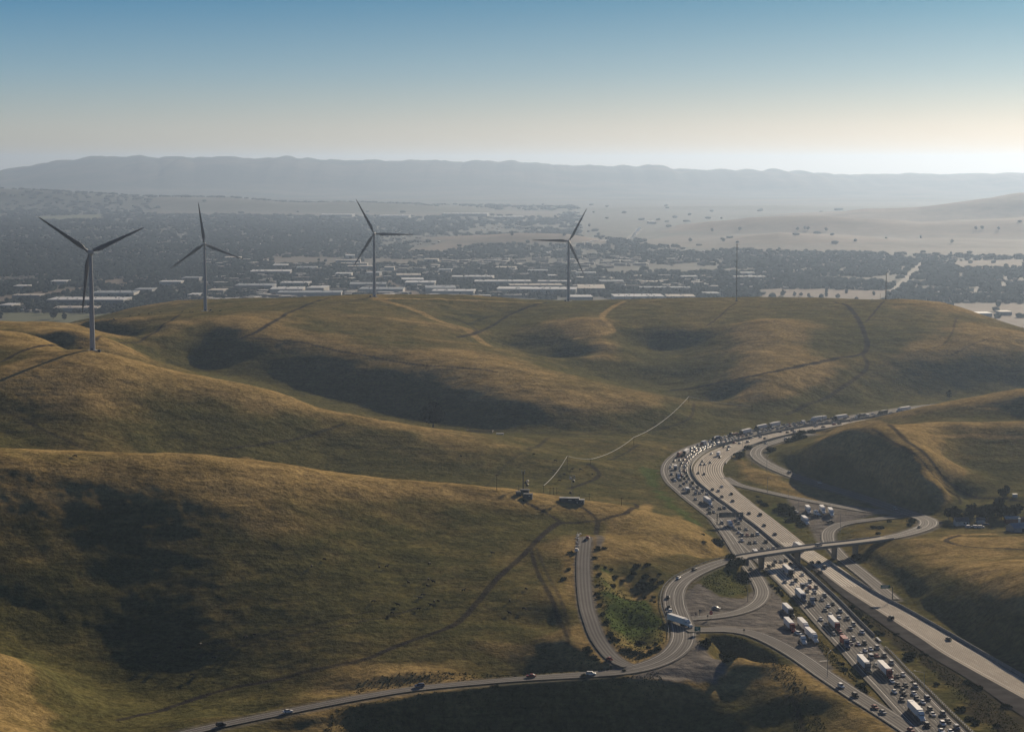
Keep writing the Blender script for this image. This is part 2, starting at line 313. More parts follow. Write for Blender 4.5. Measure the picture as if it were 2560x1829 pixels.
# large scale ground curvature: convex crests paled as sunlit rims, hollows greener
def blur(Z,k):
    for ax in (0,1):
        c=np.cumsum(np.concatenate([np.repeat(np.take(Z,[0],ax),k+1,ax),Z,np.repeat(np.take(Z,[-1],ax),k,ax)],ax),ax)
        Z=(np.take(c,range(2*k+1,c.shape[ax]),ax)-np.take(c,range(0,c.shape[ax]-2*k-1),ax))/(2*k+1)
    return Z
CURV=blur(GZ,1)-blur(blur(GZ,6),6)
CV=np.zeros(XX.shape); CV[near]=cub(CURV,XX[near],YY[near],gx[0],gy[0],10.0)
def rdist(x,y):
    i=int(np.clip(np.searchsorted(us,x/y),0,NU-1)); j=int(np.clip(np.searchsorted(ys,y),0,NY-1)); return RD[j,i]
# ------------------------------------------------------------------ materials
def mat(name):
    m=bpy.data.materials.new(name); m.use_nodes=True; nt=m.node_tree; nt.nodes.clear()
    o=nt.nodes.new('ShaderNodeOutputMaterial'); b=nt.nodes.new('ShaderNodeBsdfPrincipled'); nt.links.new(b.outputs[0],o.inputs[0])
    return m,nt,b
def N(nt,t,**k):
    n=nt.nodes.new(t)
    for a,v in k.items(): setattr(n,a,v)
    return n
def mixc(nt,a,b,f,mode='MIX'):
    n=nt.nodes.new('ShaderNodeMix'); n.data_type='RGBA'; n.blend_type=mode
    for s,v in ((6,a),(7,b),(0,f)):
        if hasattr(v,'is_linked') or isinstance(v,bpy.types.NodeSocket): nt.links.new(v,n.inputs[s])
        else: n.inputs[s].default_value=(v if s==0 else (*v,1) if len(v)==3 else v)
    return n.outputs[2]
def mth(nt,op,a,b=None,c=None,clamp=False):
    n=nt.nodes.new('ShaderNodeMath'); n.operation=op; n.use_clamp=clamp
    for i,v in enumerate((a,b,c)):
        if v is None: continue
        if isinstance(v,bpy.types.NodeSocket): nt.links.new(v,n.inputs[i])
        else: n.inputs[i].default_value=v
    return n.outputs[0]
def noise(nt,scale,detail=4,rough=0.55,vec=None,stretch=None,out=0):
    n=nt.nodes.new('ShaderNodeTexNoise'); n.inputs['Scale'].default_value=scale; n.inputs['Detail'].default_value=detail; n.inputs['Roughness'].default_value=rough
    tc=nt.nodes.new('ShaderNodeNewGeometry'); v=tc.outputs['Position']
    if stretch:
        mp=nt.nodes.new('ShaderNodeMapping'); mp.inputs['Scale'].default_value=stretch; nt.links.new(v,mp.inputs[0]); v=mp.outputs[0]
    nt.links.new(v,n.inputs['Vector']); return n.outputs[out]
def rng_(nt,v,a,b,c=0.0,d=1.0):
    n=nt.nodes.new('ShaderNodeMapRange'); n.inputs[1].default_value=a;n.inputs[2].default_value=b;n.inputs[3].default_value=c;n.inputs[4].default_value=d
    nt.links.new(v,n.inputs[0]); return n.outputs[0]
def simple(name,col,rough=0.7,metal=0.0,var=0.12,scale=0.6,spec=0.4,emit=None):
    m,nt,b=mat(name)
    nz=rng_(nt,noise(nt,scale,3),0.3,0.7,1-var,1+var)
    c=mixc(nt,col,(0,0,0),0.0); mul=nt.nodes.new('ShaderNodeVectorMath'); mul.operation='SCALE'; nt.links.new(c,mul.inputs[0]); nt.links.new(nz,mul.inputs[3])
    nt.links.new(mul.outputs[0],b.inputs['Base Color']); b.inputs['Roughness'].default_value=rough; b.inputs['Metallic'].default_value=metal
    b.inputs['Specular IOR Level'].default_value=spec
    if emit: b.inputs['Emission Color'].default_value=(*emit,1); b.inputs['Emission Strength'].default_value=1.0
    return m
def bump(nt,b,h,dist,strength=1.0):
    bn=nt.nodes.new('ShaderNodeBump'); bn.inputs['Distance'].default_value=dist; bn.inputs['Strength'].default_value=strength
    nt.links.new(h,bn.inputs['Height']); nt.links.new(bn.outputs[0],b.inputs['Normal'])
# grass hills
def m_hill():
    m,nt,b=mat('dry_grass_hills')
    at=N(nt,'ShaderNodeAttribute',attribute_name='cover'); sep=N(nt,'ShaderNodeSeparateColor'); nt.links.new(at.outputs['Color'],sep.inputs[0])
    big=noise(nt,0.0065,5,0.6); med=noise(nt,0.05,5,0.62); fine=noise(nt,0.33,5,0.72); terr=noise(nt,0.09,4,0.6,stretch=(0.35,1.0,6.0))
    dry=mixc(nt,(0.240,0.175,0.070),(0.175,0.132,0.053),rng_(nt,med,0.38,0.62))
    olive=mixc(nt,(0.126,0.113,0.042),(0.092,0.088,0.034),rng_(nt,med,0.4,0.6))
    f=mth(nt,'ADD',rng_(nt,big,0.38,0.62,0.40,0.95),rng_(nt,med,0.35,0.65,-0.18,0.2))
    f=mth(nt,'ADD',f,rng_(nt,sep.outputs[0],0,1,0.12,0.9),clamp=True)
    f=mth(nt,'SUBTRACT',f,mth(nt,'MULTIPLY',sep.outputs[2],0.9),clamp=True)
    c=mixc(nt,dry,olive,f)
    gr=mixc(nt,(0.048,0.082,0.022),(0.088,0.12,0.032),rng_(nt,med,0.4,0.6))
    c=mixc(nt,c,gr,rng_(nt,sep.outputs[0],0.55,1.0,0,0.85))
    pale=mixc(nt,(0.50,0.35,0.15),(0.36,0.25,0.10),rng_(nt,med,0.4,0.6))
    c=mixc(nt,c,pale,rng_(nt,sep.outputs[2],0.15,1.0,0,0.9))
    # tufts and animal terracettes
    tf=mth(nt,'MULTIPLY',rng_(nt,fine,0.32,0.68,0.52,1.48),rng_(nt,terr,0.38,0.62,0.86,1.14))
    v=nt.nodes.new('ShaderNodeVectorMath'); v.operation='SCALE'; nt.links.new(c,v.inputs[0]); nt.links.new(tf,v.inputs[3])
    dirt=mixc(nt,(0.050,0.043,0.038),(0.034,0.030,0.028),rng_(nt,fine,0.35,0.65))
    c2=mixc(nt,v.outputs[0],dirt,mth(nt,'MULTIPLY',sep.outputs[1],rng_(nt,med,0.3,0.6,0.7,1.0)))
    grav=mixc(nt,(0.26,0.235,0.205),(0.13,0.122,0.112),rng_(nt,noise(nt,0.16,6,0.7,stretch=(0.6,1.4,1)),0.40,0.60))
    c2=mixc(nt,c2,grav,at.outputs['Alpha'])
    nt.links.new(c2,b.inputs['Base Color']); b.inputs['Roughness'].default_value=1.0; b.inputs['Specular IOR Level'].default_value=0.0
    b.inputs['Sheen Weight'].default_value=0.0; b.inputs['Sheen Roughness'].default_value=0.35; b.inputs['Sheen Tint'].default_value=(1,0.82,0.5,1)
    h=mth(nt,'ADD',mth(nt,'MULTIPLY',fine,0.8),mth(nt,'ADD',mth(nt,'MULTIPLY',med,3.0),mth(nt,'MULTIPLY',terr,0.8)))
    bump(nt,b,h,1.0,0.8)
    return m
def m_valley():
    m,nt,b=mat('valley_floor')
    at=N(nt,'ShaderNodeAttribute',attribute_name='cover'); sep=N(nt,'ShaderNodeSeparateColor'); nt.links.new(at.outputs['Color'],sep.inputs[0])
    n1=noise(nt,0.0022,5,0.6); n2=noise(nt,0.012,4,0.7)
    town=mixc(nt,(0.038,0.048,0.044),(0.066,0.068,0.066),rng_(nt,n2,0.5,0.66))
    tan=mixc(nt,(0.14,0.095,0.068),(0.09,0.066,0.05),rng_(nt,n1,0.35,0.65))
    c=mixc(nt,town,tan,sep.outputs[1]); c=mixc(nt,c,(0.085,0.10,0.04),sep.outputs[0]); c=mixc(nt,c,(0.03,0.042,0.026),sep.outputs[2])
    c=mixc(nt,c,(0.36,0.34,0.31),at.outputs['Alpha'])
    v=nt.nodes.new('ShaderNodeVectorMath'); v.operation='SCALE'; nt.links.new(c,v.inputs[0]); nt.links.new(rng_(nt,n2,0.3,0.7,0.8,1.2),v.inputs[3])
    nt.links.new(v.outputs[0],b.inputs['Base Color']); b.inputs['Roughness'].default_value=0.9; b.inputs['Specular IOR Level'].default_value=0.15
    return m
M_HILL=m_hill(); M_VAL=m_valley()
def m_road(name,c1,c2,rough=0.85,sc=0.5):
    m,nt,b=mat(name)
    u=N(nt,'ShaderNodeUVMap',uv_map='lane'); sp=N(nt,'ShaderNodeSeparateXYZ'); nt.links.new(u.outputs[0],sp.inputs[0])
    n1=noise(nt,0.05,5,0.65); n2=noise(nt,1.2,3,0.6)
    # wheel tracks: darker oil streaks and paler worn strips along the lanes (x = metres across, y = metres along)
    wv=mth(nt,'SINE',mth(nt,'MULTIPLY',sp.outputs[0],2*math.pi/1.83)); mp=N(nt,'ShaderNodeCombineXYZ'); nt.links.new(mth(nt,'MULTIPLY',sp.outputs[0],1.5),mp.inputs[0]); nt.links.new(mth(nt,'MULTIPLY',sp.outputs[1],0.035),mp.inputs[1])
    ns=N(nt,'ShaderNodeTexNoise'); ns.inputs['Scale'].default_value=1.0; ns.inputs['Detail'].default_value=4; nt.links.new(mp.outputs[0],ns.inputs['Vector'])
    st=mth(nt,'ADD',mth(nt,'MULTIPLY',wv,0.8),mth(nt,'MULTIPLY',mth(nt,'SUBTRACT',ns.outputs[0],0.5),1.6))
    f=mth(nt,'ADD',mth(nt,'MULTIPLY',st,0.75),0.5,clamp=True)
    c=mixc(nt,c1,c2,f)
    # slab joints every 4.6 m and patched panels every ~60 m
    v=nt.nodes.new('ShaderNodeVectorMath'); v.operation='SCALE'; nt.links.new(c,v.inputs[0])
    nt.links.new(mth(nt,'MULTIPLY',rng_(nt,n1,0.3,0.7,0.85,1.15),rng_(nt,n2,0.3,0.7,0.93,1.07)),v.inputs[3])
    nt.links.new(v.outputs[0],b.inputs['Base Color']); b.inputs['Roughness'].default_value=0.9; b.inputs['Specular IOR Level'].default_value=0.06
    return m
M_CONC=m_road('worn_concrete_paving',(0.58,0.51,0.42),(0.17,0.153,0.135),0.7)
M_ASPH=m_road('grey_asphalt',(0.20,0.187,0.172),(0.115,0.109,0.102),0.75)
M_JAM=m_road('asphalt_carriageway',(0.17,0.158,0.145),(0.075,0.072,0.070),0.72)
M_BRIDGE=m_road('bridge_deck_concrete',(0.46,0.42,0.35),(0.33,0.30,0.26),0.8)
M_SHOULD=simple('dark_shoulder_asphalt',(0.085,0.081,0.08),1.0,var=0.25,scale=0.1,spec=0.0)
M_PAINT=simple('white_road_paint',(0.62,0.60,0.55),0.8,var=0.2,scale=0.3)
M_BARR=simple('weathered_barrier_concrete',(0.26,0.25,0.235),0.8,var=0.2,scale=0.4)
M_WALLC=simple('bridge_concrete',(0.21,0.20,0.18),0.85,var=0.2,scale=0.3)
M_STEEL=simple('dull_galvanised_steel',(0.30,0.31,0.32),0.45,metal=0.6)
M_DARK=simple('dark_painted_steel',(0.035,0.037,0.04),0.5)
M_WOOD=simple('weathered_pole_wood',(0.075,0.052,0.038),0.9)
# ------------------------------------------------------------------ scene bookkeeping
COL=scene.collection
def tag(o,label=None,cat=None,group=None,kind=None):
    if label: o['label']=label
    if cat: o['category']=cat
    if group: o['group']=group
    if kind: o['kind']=kind
    return o
def empty(name,loc=(0,0,0),rz=0.0,parent=None):
    o=bpy.data.objects.new(name,None); COL.objects.link(o); o.location=loc; o.rotation_euler=(0,0,rz); o.parent=parent; o.empty_display_size=0.5; return o
def link(name,me,parent=None):
    o=bpy.data.objects.new(name,me); COL.objects.link(o); o.parent=parent; return o
def copy_tree(o,parent=None):
    c=o.copy(); COL.objects.link(c); c.parent=parent
    for ch in list(o.children): copy_tree(ch,c)
    return c
class MB:
    def __init__(s): s.v=[];s.f=[];s.m=[]
    def add(s,vs,fs,mi=0):
        b=len(s.v); s.v+= [tuple(map(float,p)) for p in vs]; s.f+=[tuple(b+i for i in f) for f in fs]; s.m+=[mi]*len(fs); return s
    def box(s,c,d,rz=0.0,mi=0,taper=(1,1),shift=0.0):
        hx,hy,hz=d[0]/2,d[1]/2,d[2]/2; ca,sa=math.cos(rz),math.sin(rz); vs=[]
        for z,t in ((-hz,(1,1)),(hz,taper)):
            for x,y in ((-hx,-hy),(hx,-hy),(hx,hy),(-hx,hy)):
                X=x*t[0]+(shift if z>0 else 0); Y=y*t[1]; vs.append((c[0]+X*ca-Y*sa,c[1]+X*sa+Y*ca,c[2]+z))
        return s.add(vs,[(3,2,1,0),(4,5,6,7),(0,1,5,4),(1,2,6,5),(2,3,7,6),(3,0,4,7)],mi)
    def tube(s,a,b,r0,r1=None,n=8,mi=0,cap=True):
        r1=r0 if r1 is None else r1; a=Vector(a);b=Vector(b); d=(b-a).normalized(); q=d.to_track_quat('Z','Y'); vs=[]
        for p,r in ((a,r0),(b,r1)):
            for k in range(n):
                t=2*math.pi*k/n; vs.append(p+q@Vector((r*math.cos(t),r*math.sin(t),0)))
        fs=[(k,(k+1)%n,n+(k+1)%n,n+k) for k in range(n)]
        if cap: fs+=[tuple(range(n-1,-1,-1)),tuple(range(n,2*n))]
        return s.add(vs,fs,mi)
    def prism(s,prof,y0,y1,mi=0):   # profile in x,z swept along y
        n=len(prof); vs=[(x,y0,z) for x,z in prof]+[(x,y1,z) for x,z in prof]
        fs=[(k,(k+1)%n,n+(k+1)%n,n+k) for k in range(n)]+[tuple(range(n-1,-1,-1)),tuple(range(n,2*n))]
        return s.add(vs,fs,mi)
    def mesh(s,name,mats,smooth=False):
        me=bpy.data.meshes.new(name); me.from_pydata(s.v,[],s.f); 
        for m in (mats if isinstance(mats,(list,tuple)) else [mats]): me.materials.append(m)
        me.polygons.foreach_set('material_index',s.m)
        if smooth: me.polygons.foreach_set('use_smooth',[True]*len(s.f))
        me.update(); 
        import bmesh
        bm=bmesh.new(); bm.from_mesh(me); bmesh.ops.recalc_face_normals(bm,faces=bm.faces); bm.to_mesh(me); bm.free()
        return me
    def build(s,name,mats,parent=None,smooth=False): return link(name,s.mesh(name,mats,smooth),parent)
def ribbon(name,Lp,Rp,m,dz=0.0,parent=None,kind='structure',width_m=None,label=None):
    """sheet between two polylines; uv 'lane' = metres across, metres along"""
    n=max(len(Lp),len(Rp))
    def rs(P):
        s=arclen(P); q=np.linspace(0,s[-1],n); return np.stack([np.interp(q,s,P[:,k]) for k in range(3)],1)
    Lq,Rq=rs(Lp),rs(Rp); K=7; vs=[];uv=[];al=arclen(Lq)
    for i in range(n):
        wd=np.linalg.norm(Rq[i]-Lq[i])
        for k in range(K+1):
            p=Lq[i]+(Rq[i]-Lq[i])*k/K; vs.append((p[0],p[1],p[2]+dz)); uv.append((wd*k/K,al[i]))
    fs=[(i*(K+1)+k,i*(K+1)+k+1,(i+1)*(K+1)+k+1,(i+1)*(K+1)+k) for i in range(n-1) for k in range(K)]
    me=bpy.data.meshes.new(name); me.from_pydata(vs,[],fs); me.materials.append(m)
    ul=me.uv_layers.new(name='lane'); idx=np.zeros(len(me.loops),int); me.loops.foreach_get('vertex_index',idx)
    ul.data.foreach_set('uv',np.array(uv)[idx].ravel()); me.update()
    # face up
    if me.polygons[0].normal.z<0: me.flip_normals()
    o=link(name,me,parent)
    if kind: o['kind']=kind
    return o
# ------------------------------------------------------------------ ground cover masks
cov=np.zeros((NY,NU,4),np.float32)
def paint_line(P,hw,ch,soft=1.2,val=1.0,dash=None):
    P=resample(P,8); x0,x1,y0,y1=P[:,0].min()-12,P[:,0].max()+12,P[:,1].min()-12,P[:,1].max()+12
    m=(XX>x0)&(XX<x1)&(YY>y0)&(YY<y1)
    if not m.any(): return
    d,_=dist_poly(XX[m],YY[m],P); wob=0.5*vnoise(XX[m],YY[m],9,77)
    a=np.clip((hw+soft+wob-d)/soft,0,1)*val; c=cov[...,ch]; c[m]=np.maximum(c[m],a)
def paint_poly(px,ch,val=1.0,soft=6.0,z=None,nz=0.0,y0=0,y1=1e9):
    W=np.array([(at_z(p[0],p[1],z) if z is not None else hit(p[0],p[1],y0,y1))[:2] for p in px]); Wc=np.vstack([W,W[:1]])
    m=(XX>W[:,0].min()-30)&(XX<W[:,0].max()+30)&(YY>W[:,1].min()-30)&(YY<W[:,1].max()+30)
    x,y=XX[m],YY[m]; ins=inside(x,y,W); d,_=dist_poly(x,y,Wc); sd=np.where(ins,d,-d)+nz*vnoise(x,y,max(nz*1.5,1),91)
    a=np.clip(sd/soft+0.5,0,1)*val; c=cov[...,ch]; c[m]=np.maximum(c[m],a)
TR=[ # (pixels, half width, strength): dirt tracks, plus turbine shadows drawn as dark ground
([(300,1800),(500,1742),(700,1700),(900,1652),(1000,1612),(1080,1585),(1140,1560),(1190,1510),(1250,1440),(1320,1375),(1380,1318),(1402,1305)],2.6,1.0),
([(1402,1305),(1370,1285),(1335,1268),(1308,1252)],1.8,.9),([(1402,1308),(1450,1306),(1495,1303),(1530,1292),(1575,1275),(1592,1262),(1560,1256)],1.8,.9),
([(1495,1303),(1480,1285),(1450,1266)],1.5,.8),([(1490,1335),(1495,1303)],2.2,.9),
([(2085,755),(2115,762),(2140,790),(2160,830),(2168,862),(2155,885),(2100,893),(2000,915),(1900,936),(1800,955),(1680,975)],4.0,1.0),
([(2158,888),(2168,915),(2140,945),(2080,985),(1965,1035)],2.6,.6),
([(820,745),(760,765),(700,795),(650,825),(604,846)],3.0,.9),([(604,846),(700,851),(777,861),(880,884),(968,900),(1100,915),(1240,930)],2.4,.75),  # first streak: third turbine's tower shadow painted dark, then a track
([(1365,757),(1290,780),(1235,812),(1195,830),(1145,843)],3.2,.9),([(1195,830),(1165,808),(1110,790)],2.0,.6),  # first streak: rightmost turbine's tower shadow painted dark, then a branch
([(350,855),(300,857),(240,850)],2.0,.6),([(480,782),(430,800),(390,830),(350,855)],2.2,.7),  # shadow of the second turbine painted into the ground cover
([(2392,795),(2370,850),(2290,880)],1.5,.4),([(2480,845),(2380,888)],1.5,.4),
([(2222,1061),(2270,1105),(2340,1170),(2395,1222),(2430,1240),(2560,1254)],2.6,.8),([(2180,1072),(2240,1110),(2330,1185),(2395,1240),(2400,1260)],1.2,.8),
([(2560,1374),(2460,1369),(2400,1363),(2366,1354),(2374,1345),(2400,1338)],2.0,.9),
([(0,1020),(60,1050),(130,1085),(200,1120)],1.8,.5),([(560,1125),(700,1105),(800,1080),(860,1060)],1.8,.6),
([(0,905),(40,885),(80,870),(130,863),(200,870)],2.6,.9),([(500,1640),(620,1610),(800,1575),(960,1545),(1040,1520)],1.0,.6),([(480,1620),(640,1590),(820,1555),(930,1528)],0.9,.5),  # first streak: nearest turbine's shadow painted dark, the others are tracks
([(1325,1365),(1340,1420),(1380,1500),(1410,1570),(1420,1610)],1.4,.7),([(1340,1370),(1370,1440),(1410,1520),(1425,1590)],1.0,.5),
([(1735,1010),(1728,1040),(1705,1055),(1640,1075),(1500,1085),(1350,1082),(1220,1078)],1.6,.5),([(1840,757),(1800,790),(1765,815)],1.2,.6),([(2212,752),(2190,775),(2165,805)],1.4,.7),
([(1370,1095),(1345,1115),(1320,1125)],2.2,.5),([(1470,1160),(1492,1175),(1497,1190),(1470,1205),(1420,1222)],2.4,.7),([(1600,1110),(1560,1135),(1520,1150)],1.6,.5),
([(1965,1740),(1990,1760),(2010,1829)],1.5,.6),([(1330,1125),(1240,1190),(1100,1230)],.8,.3)]
for p,hw,vv in TR: paint_line(drape(p,6),hw*0.62,1,0.9,min(1,vv*1.25))
LT=[([(936,750),(1000,746),(1100,747),(1230,753),(1350,757)],2.5,.8),([(1562,752),(1520,775),(1505,795),(1525,815),(1532,828),(1490,838),(1440,846)],2.0,.9),([(2230,1070),(2300,1080),(2400,1091),(2560,1093)],1.8,.9),
([(597,957),(700,985),(788,1019),(900,1042),(1013,1064),(1120,1087)],4,.7),([(0,1122),(250,1135),(620,1145),(820,1185),(1020,1205)],3,.5),([(936,745),(1050,780),(1170,824),(1290,877)],5,.6),  # along the hill crests: sunlit rims painted as pale lines
([(2366,1350),(2374,1343),(2400,1337),(2480,1335)],2,.7),([(660,1165),(760,1190),(820,1188),(780,1172)],3,.8),([(1600,1270),(1620,1262),(1600,1285),(1540,1300)],1.5,.7)]
for p,hw,vv in LT: paint_line(drape(p,6),hw,2,3.5,vv)
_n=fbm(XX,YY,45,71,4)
cov[...,2]=np.where(near,np.maximum(cov[...,2],np.clip((CV-1.0)/3.5+_n*.8,0,1)*.62),cov[...,2])  # crest paling: sunlit rim put into the grass colour
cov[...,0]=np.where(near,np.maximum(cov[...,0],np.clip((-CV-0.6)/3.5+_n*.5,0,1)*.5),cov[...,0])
# greener ground
paint_poly([(1590,1150),(1650,1165),(1665,1215),(1720,1265),(1775,1320),(1700,1290),(1640,1240),(1600,1190)],0,.95,12,z=3,nz=10)
paint_poly([(1497,1470),(1560,1480),(1620,1520),(1662,1560),(1668,1620),(1600,1640),(1530,1620),(1505,1560)],0,1.0,6,z=0,nz=6)
paint_poly([(1740,1440),(1800,1425),(1870,1440),(1872,1470),(1830,1490),(1770,1490),(1742,1470)],0,.7,4,z=3,nz=4)
paint_poly([(1940,1250),(1990,1290),(1990,1330),(1930,1300),(1900,1270)],0,.75,5,z=1,nz=5)
paint_poly([(1400,1580),(1450,1600),(1440,1630),(1400,1610)],0,.9,5,nz=4)
paint_poly([(0,1122),(120,1128),(330,1140),(300,1160),(0,1150)],0,.75,8,nz=10)
paint_poly([(2190,1065),(2240,1065),(2260,1090),(2380,1200),(2440,1250),(2420,1300),(2370,1240),(2250,1130)],0,.6,5,nz=5)
paint_poly([(1700,1085),(1860,1035),(2060,1000),(2100,1020),(1900,1060),(1720,1105)],0,.5,10,z=3,nz=10)
# warm dry slopes
for q in ([(1500,1290),(1700,1290),(1790,1350),(1800,1390),(1600,1400),(1520,1350)],[(1500,1430),(1560,1440),(1660,1500),(1665,1560),(1600,1500),(1500,1470)],[(1830,1140),(1880,1160),(1960,1200),(2160,1250),(2130,1262),(1960,1225),(1850,1200)],
          [(1180,1590),(1420,1610),(1440,1640),(1150,1620)],[(2060,1070),(2200,1050),(2250,1075),(2050,1120)],[(2370,1340),(2560,1340),(2560,1375),(2380,1365)],[(1400,1390),(1470,1380),(1465,1500),(1450,1560),(1420,1500)],[(0,1660),(60,1700),(130,1790),(140,1829),(0,1829)],
          [(2040,1080),(2160,1100),(2280,1150),(2340,1240),(2340,1290),(2380,1260),(2370,1200),(2270,1090),(2160,1070)],[(1900,1200),(2000,1230),(2140,1258),(2200,1270),(1990,1262)]):
    paint_poly(q,2,.55,8,nz=12)
# gravel
paint_poly([(1700,1505),(1745,1478),(1800,1500),(1860,1492),(1880,1472),(1925,1455),(1960,1500),(2030,1580),(2085,1660),(2050,1672),(1985,1630),(1900,1588),(1800,1572),(1705,1566)],3,1,2.5,z=1.5,nz=2)
paint_poly([(1560,1690),(1650,1670),(1705,1632),(1722,1600),(1750,1612),(1775,1635),(1810,1652),(1818,1668),(1790,1684),(1680,1692)],3,1,3,z=0,nz=3)
paint_poly([(1960,1232),(2060,1252),(2160,1272),(2250,1282),(2160,1297),(2095,1306),(2068,1325),(2060,1352),(2050,1360),(2022,1310),(1990,1285),(1978,1260)],3,1,3,z=1.5,nz=2)
paint_poly([(1488,1338),(1505,1340),(1512,1352),(1500,1372),(1492,1370)],3,.9,2,z=16)
for P,a,b_ in ((MED[MED[:,1]<1210],-30,-1),):
    pass
k0=[(1975,1395),(2040,1430),(2100,1480),(2180,1540),(2260,1590),(2360,1655),(2480,1725),(2600,1790),(2600,1829),(2500,1829),(2460,1800),(2400,1780),(2420,1755),(2300,1650),(2230,1600),(2150,1540),(2060,1460)]
paint_poly(k0,1,.8,3,z=0,nz=6)
# shoulders beside the small roads
for nme,P,hw in SIDE: paint_line(P,hw+0.6,3,1.5,.8)
paint_line(Oa,7.0,3,2,.5); paint_line(Ob,7.5,3,2,.7)
# valley floor masks (fields, farmland, hills) -------------------------------------------------
vf=YY>3400
hillm=np.clip((add-9)/14,0,1)*((YY<13500)&(U>-0.08)); cov[...,1]=np.where(vf,np.clip(hillm*1.2+0.35*fbm(XX,YY,700,61,3),0,1)*(hillm>0.03),cov[...,1])
cov[...,2]=np.where(vf,np.clip(add/14,0,1)*(YY>12500)*(0.75+0.8*fbm(XX,YY,900,66,3)),cov[...,2])
def vpoly(px,ch,val,soft=25,nz=20): paint_poly(px,ch,val,soft,z=-80,nz=nz)
vpoly([(1910,722),(2000,722),(2120,724),(2215,725),(2205,757),(1900,757)],1,1)
vpoly([(2310,756),(2640,758),(2640,900),(2300,900)],1,.9)
vpoly([(2050,630),(2300,636),(2640,640),(2640,590),(1700,590),(1600,600),(1620,612),(1800,625)],1,.5,60,50)
vpoly([(0,780),(300,782),(320,830),(0,830)],0,1)
vpoly([(-40,744),(90,730),(210,716),(225,722),(120,742),(0,756)],1,.8,12)
vpoly([(255,700),(310,696),(330,712),(270,718)],1,.8,12); vpoly([(320,700),(370,697),(380,702),(330,706)],1,.8,12)
vpoly([(90,542),(250,535),(260,548),(110,552)],0,.9,60); vpoly([(400,520),(900,522),(1400,530),(1400,545),(900,540),(380,535)],1,.5,120,60)
vpoly([(1000,628),(1180,600),(1300,598),(1350,606),(1200,615),(1080,632)],1,.8,40)
vpoly([(640,650),(700,640),(1115,650),(1110,656),(900,662),(700,660)],1,.45,30)
vpoly([(2380,652),(2560,648),(2560,668),(2400,672)],1,.7,30)
def vroad(pts,hw,ch=3,val=.8): paint_line(np.array([at_z(*p,-80) for p in pts]),hw,ch,max(4,hw*.4),val)
vroad([(880,652),(940,690),(1010,722),(1060,745)],14,1,.9); vroad([(270,765),(300,750),(270,735),(330,722),(420,712)],8,1,.8)
vroad([(2225,735),(2262,700),(2290,672),(2310,655)],9,3,.5); vroad([(2430,745),(2450,715)],7,3,.4); vroad([(2510,720),(2520,690)],7,3,.4)
vroad([(1345,637),(1400,625),(1480,615),(1560,603),(1590,585),(1600,570)],13,3,.35)
vroad([(1660,690),(1750,712),(1820,728)],9,3,.4)
vroad([(0,770),(200,735),(480,700),(560,690)],6,3,.25)
# ------------------------------------------------------------------ ground mesh
def grid_mesh(name,X,Y,Z,mats,midx=None,colors=None):
    ny,nu=X.shape; me=bpy.data.meshes.new(name); me.vertices.add(nu*ny)
    me.vertices.foreach_set('co',np.stack([X,Y,Z],-1).astype(np.float32).ravel())
    nf=(ny-1)*(nu-1); me.loops.add(nf*4); me.polygons.add(nf)
    b=(np.arange(ny-1)[:,None]*nu+np.arange(nu-1)[None]).ravel(); q=np.stack([b,b+1,b+nu+1,b+nu],1)
    me.loops.foreach_set('vertex_index',q.astype(np.int32).ravel()); me.polygons.foreach_set('loop_start',np.arange(0,nf*4,4,dtype=np.int32)); 
    for m in mats: me.materials.append(m)
    if midx is not None: me.polygons.foreach_set('material_index',midx.astype(np.int32))
    me.polygons.foreach_set('use_smooth',np.ones(nf,bool))
    if colors is not None:
        a=me.attributes.new('cover','FLOAT_COLOR','POINT'); a.data.foreach_set('color',colors.astype(np.float32).ravel())
    me.update(); me.validate(); return me
mi=((YY[:-1,:-1]>3450)).ravel().astype(int)
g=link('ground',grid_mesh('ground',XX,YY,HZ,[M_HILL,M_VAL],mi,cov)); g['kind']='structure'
# far mountains
uu=np.linspace(-0.36,0.36,700); yy=np.concatenate([np.linspace(17300,30000,90)])
UM,YM=np.meshgrid(uu,yy); XM=UM*YM
MP=np.array([(-500,425),(-100,428),(0,425.7),(42,422),(117,407),(182,400),(246,392),(303,392),(340,389),(356,386),(375,389),(401,391.6),(416,388),(461,390.5),(488,398),(515,394),(545,391),(590,392),(615,396),(643,398),(677,394),(719,393.5),(768,397),(825,398),(860,402),(900,401),(960,402),(1020,401),(1081,400),(1140,402),(1194,403),(1260,402),(1329,405),(1419,412),(1500,412),(1560,414),(1621,414),(1684,420),(1718,424),(1853,425),(1950,425),(2043,430),(2145,439),(2162,437),(2276,436),(2402,436),(2516,433),(2560,434),(3100,428)])
zc=np.interp(UM,(MP[:,0]-1280)/F,[CAMZ-24000*(p-413)/F for p in MP[:,1]])+80
d=YM-24000
spur=1+0.35*fbm(XM,YM,2600,81,3)
wd=np.clip(np.where(d<0,1+d/(4300*spur),1-d/4500),0,1); wd=wd*wd*(3-2*wd)
fine_=fbm(XM,YM*0.02,150,85,4)*34*(np.abs(d)<2600)
ZM=-82+zc*wd+190*fbm(XM,YM,1900,86,4)*wd*(1-wd)*1.6+fine_*wd
MM,nt,b=mat('forested_mountains'); nt.links.new(mixc(nt,(0.035,0.045,0.028),(0.095,0.08,0.05),rng_(nt,noise(nt,0.0011,5,0.6),0.42,0.62)),b.inputs['Base Color']); b.inputs['Roughness'].default_value=0.95; b.inputs['Specular IOR Level'].default_value=0.05
g=link('mountains',grid_mesh('mountains',XM,YM,ZM,[MM])); g['kind']='structure'
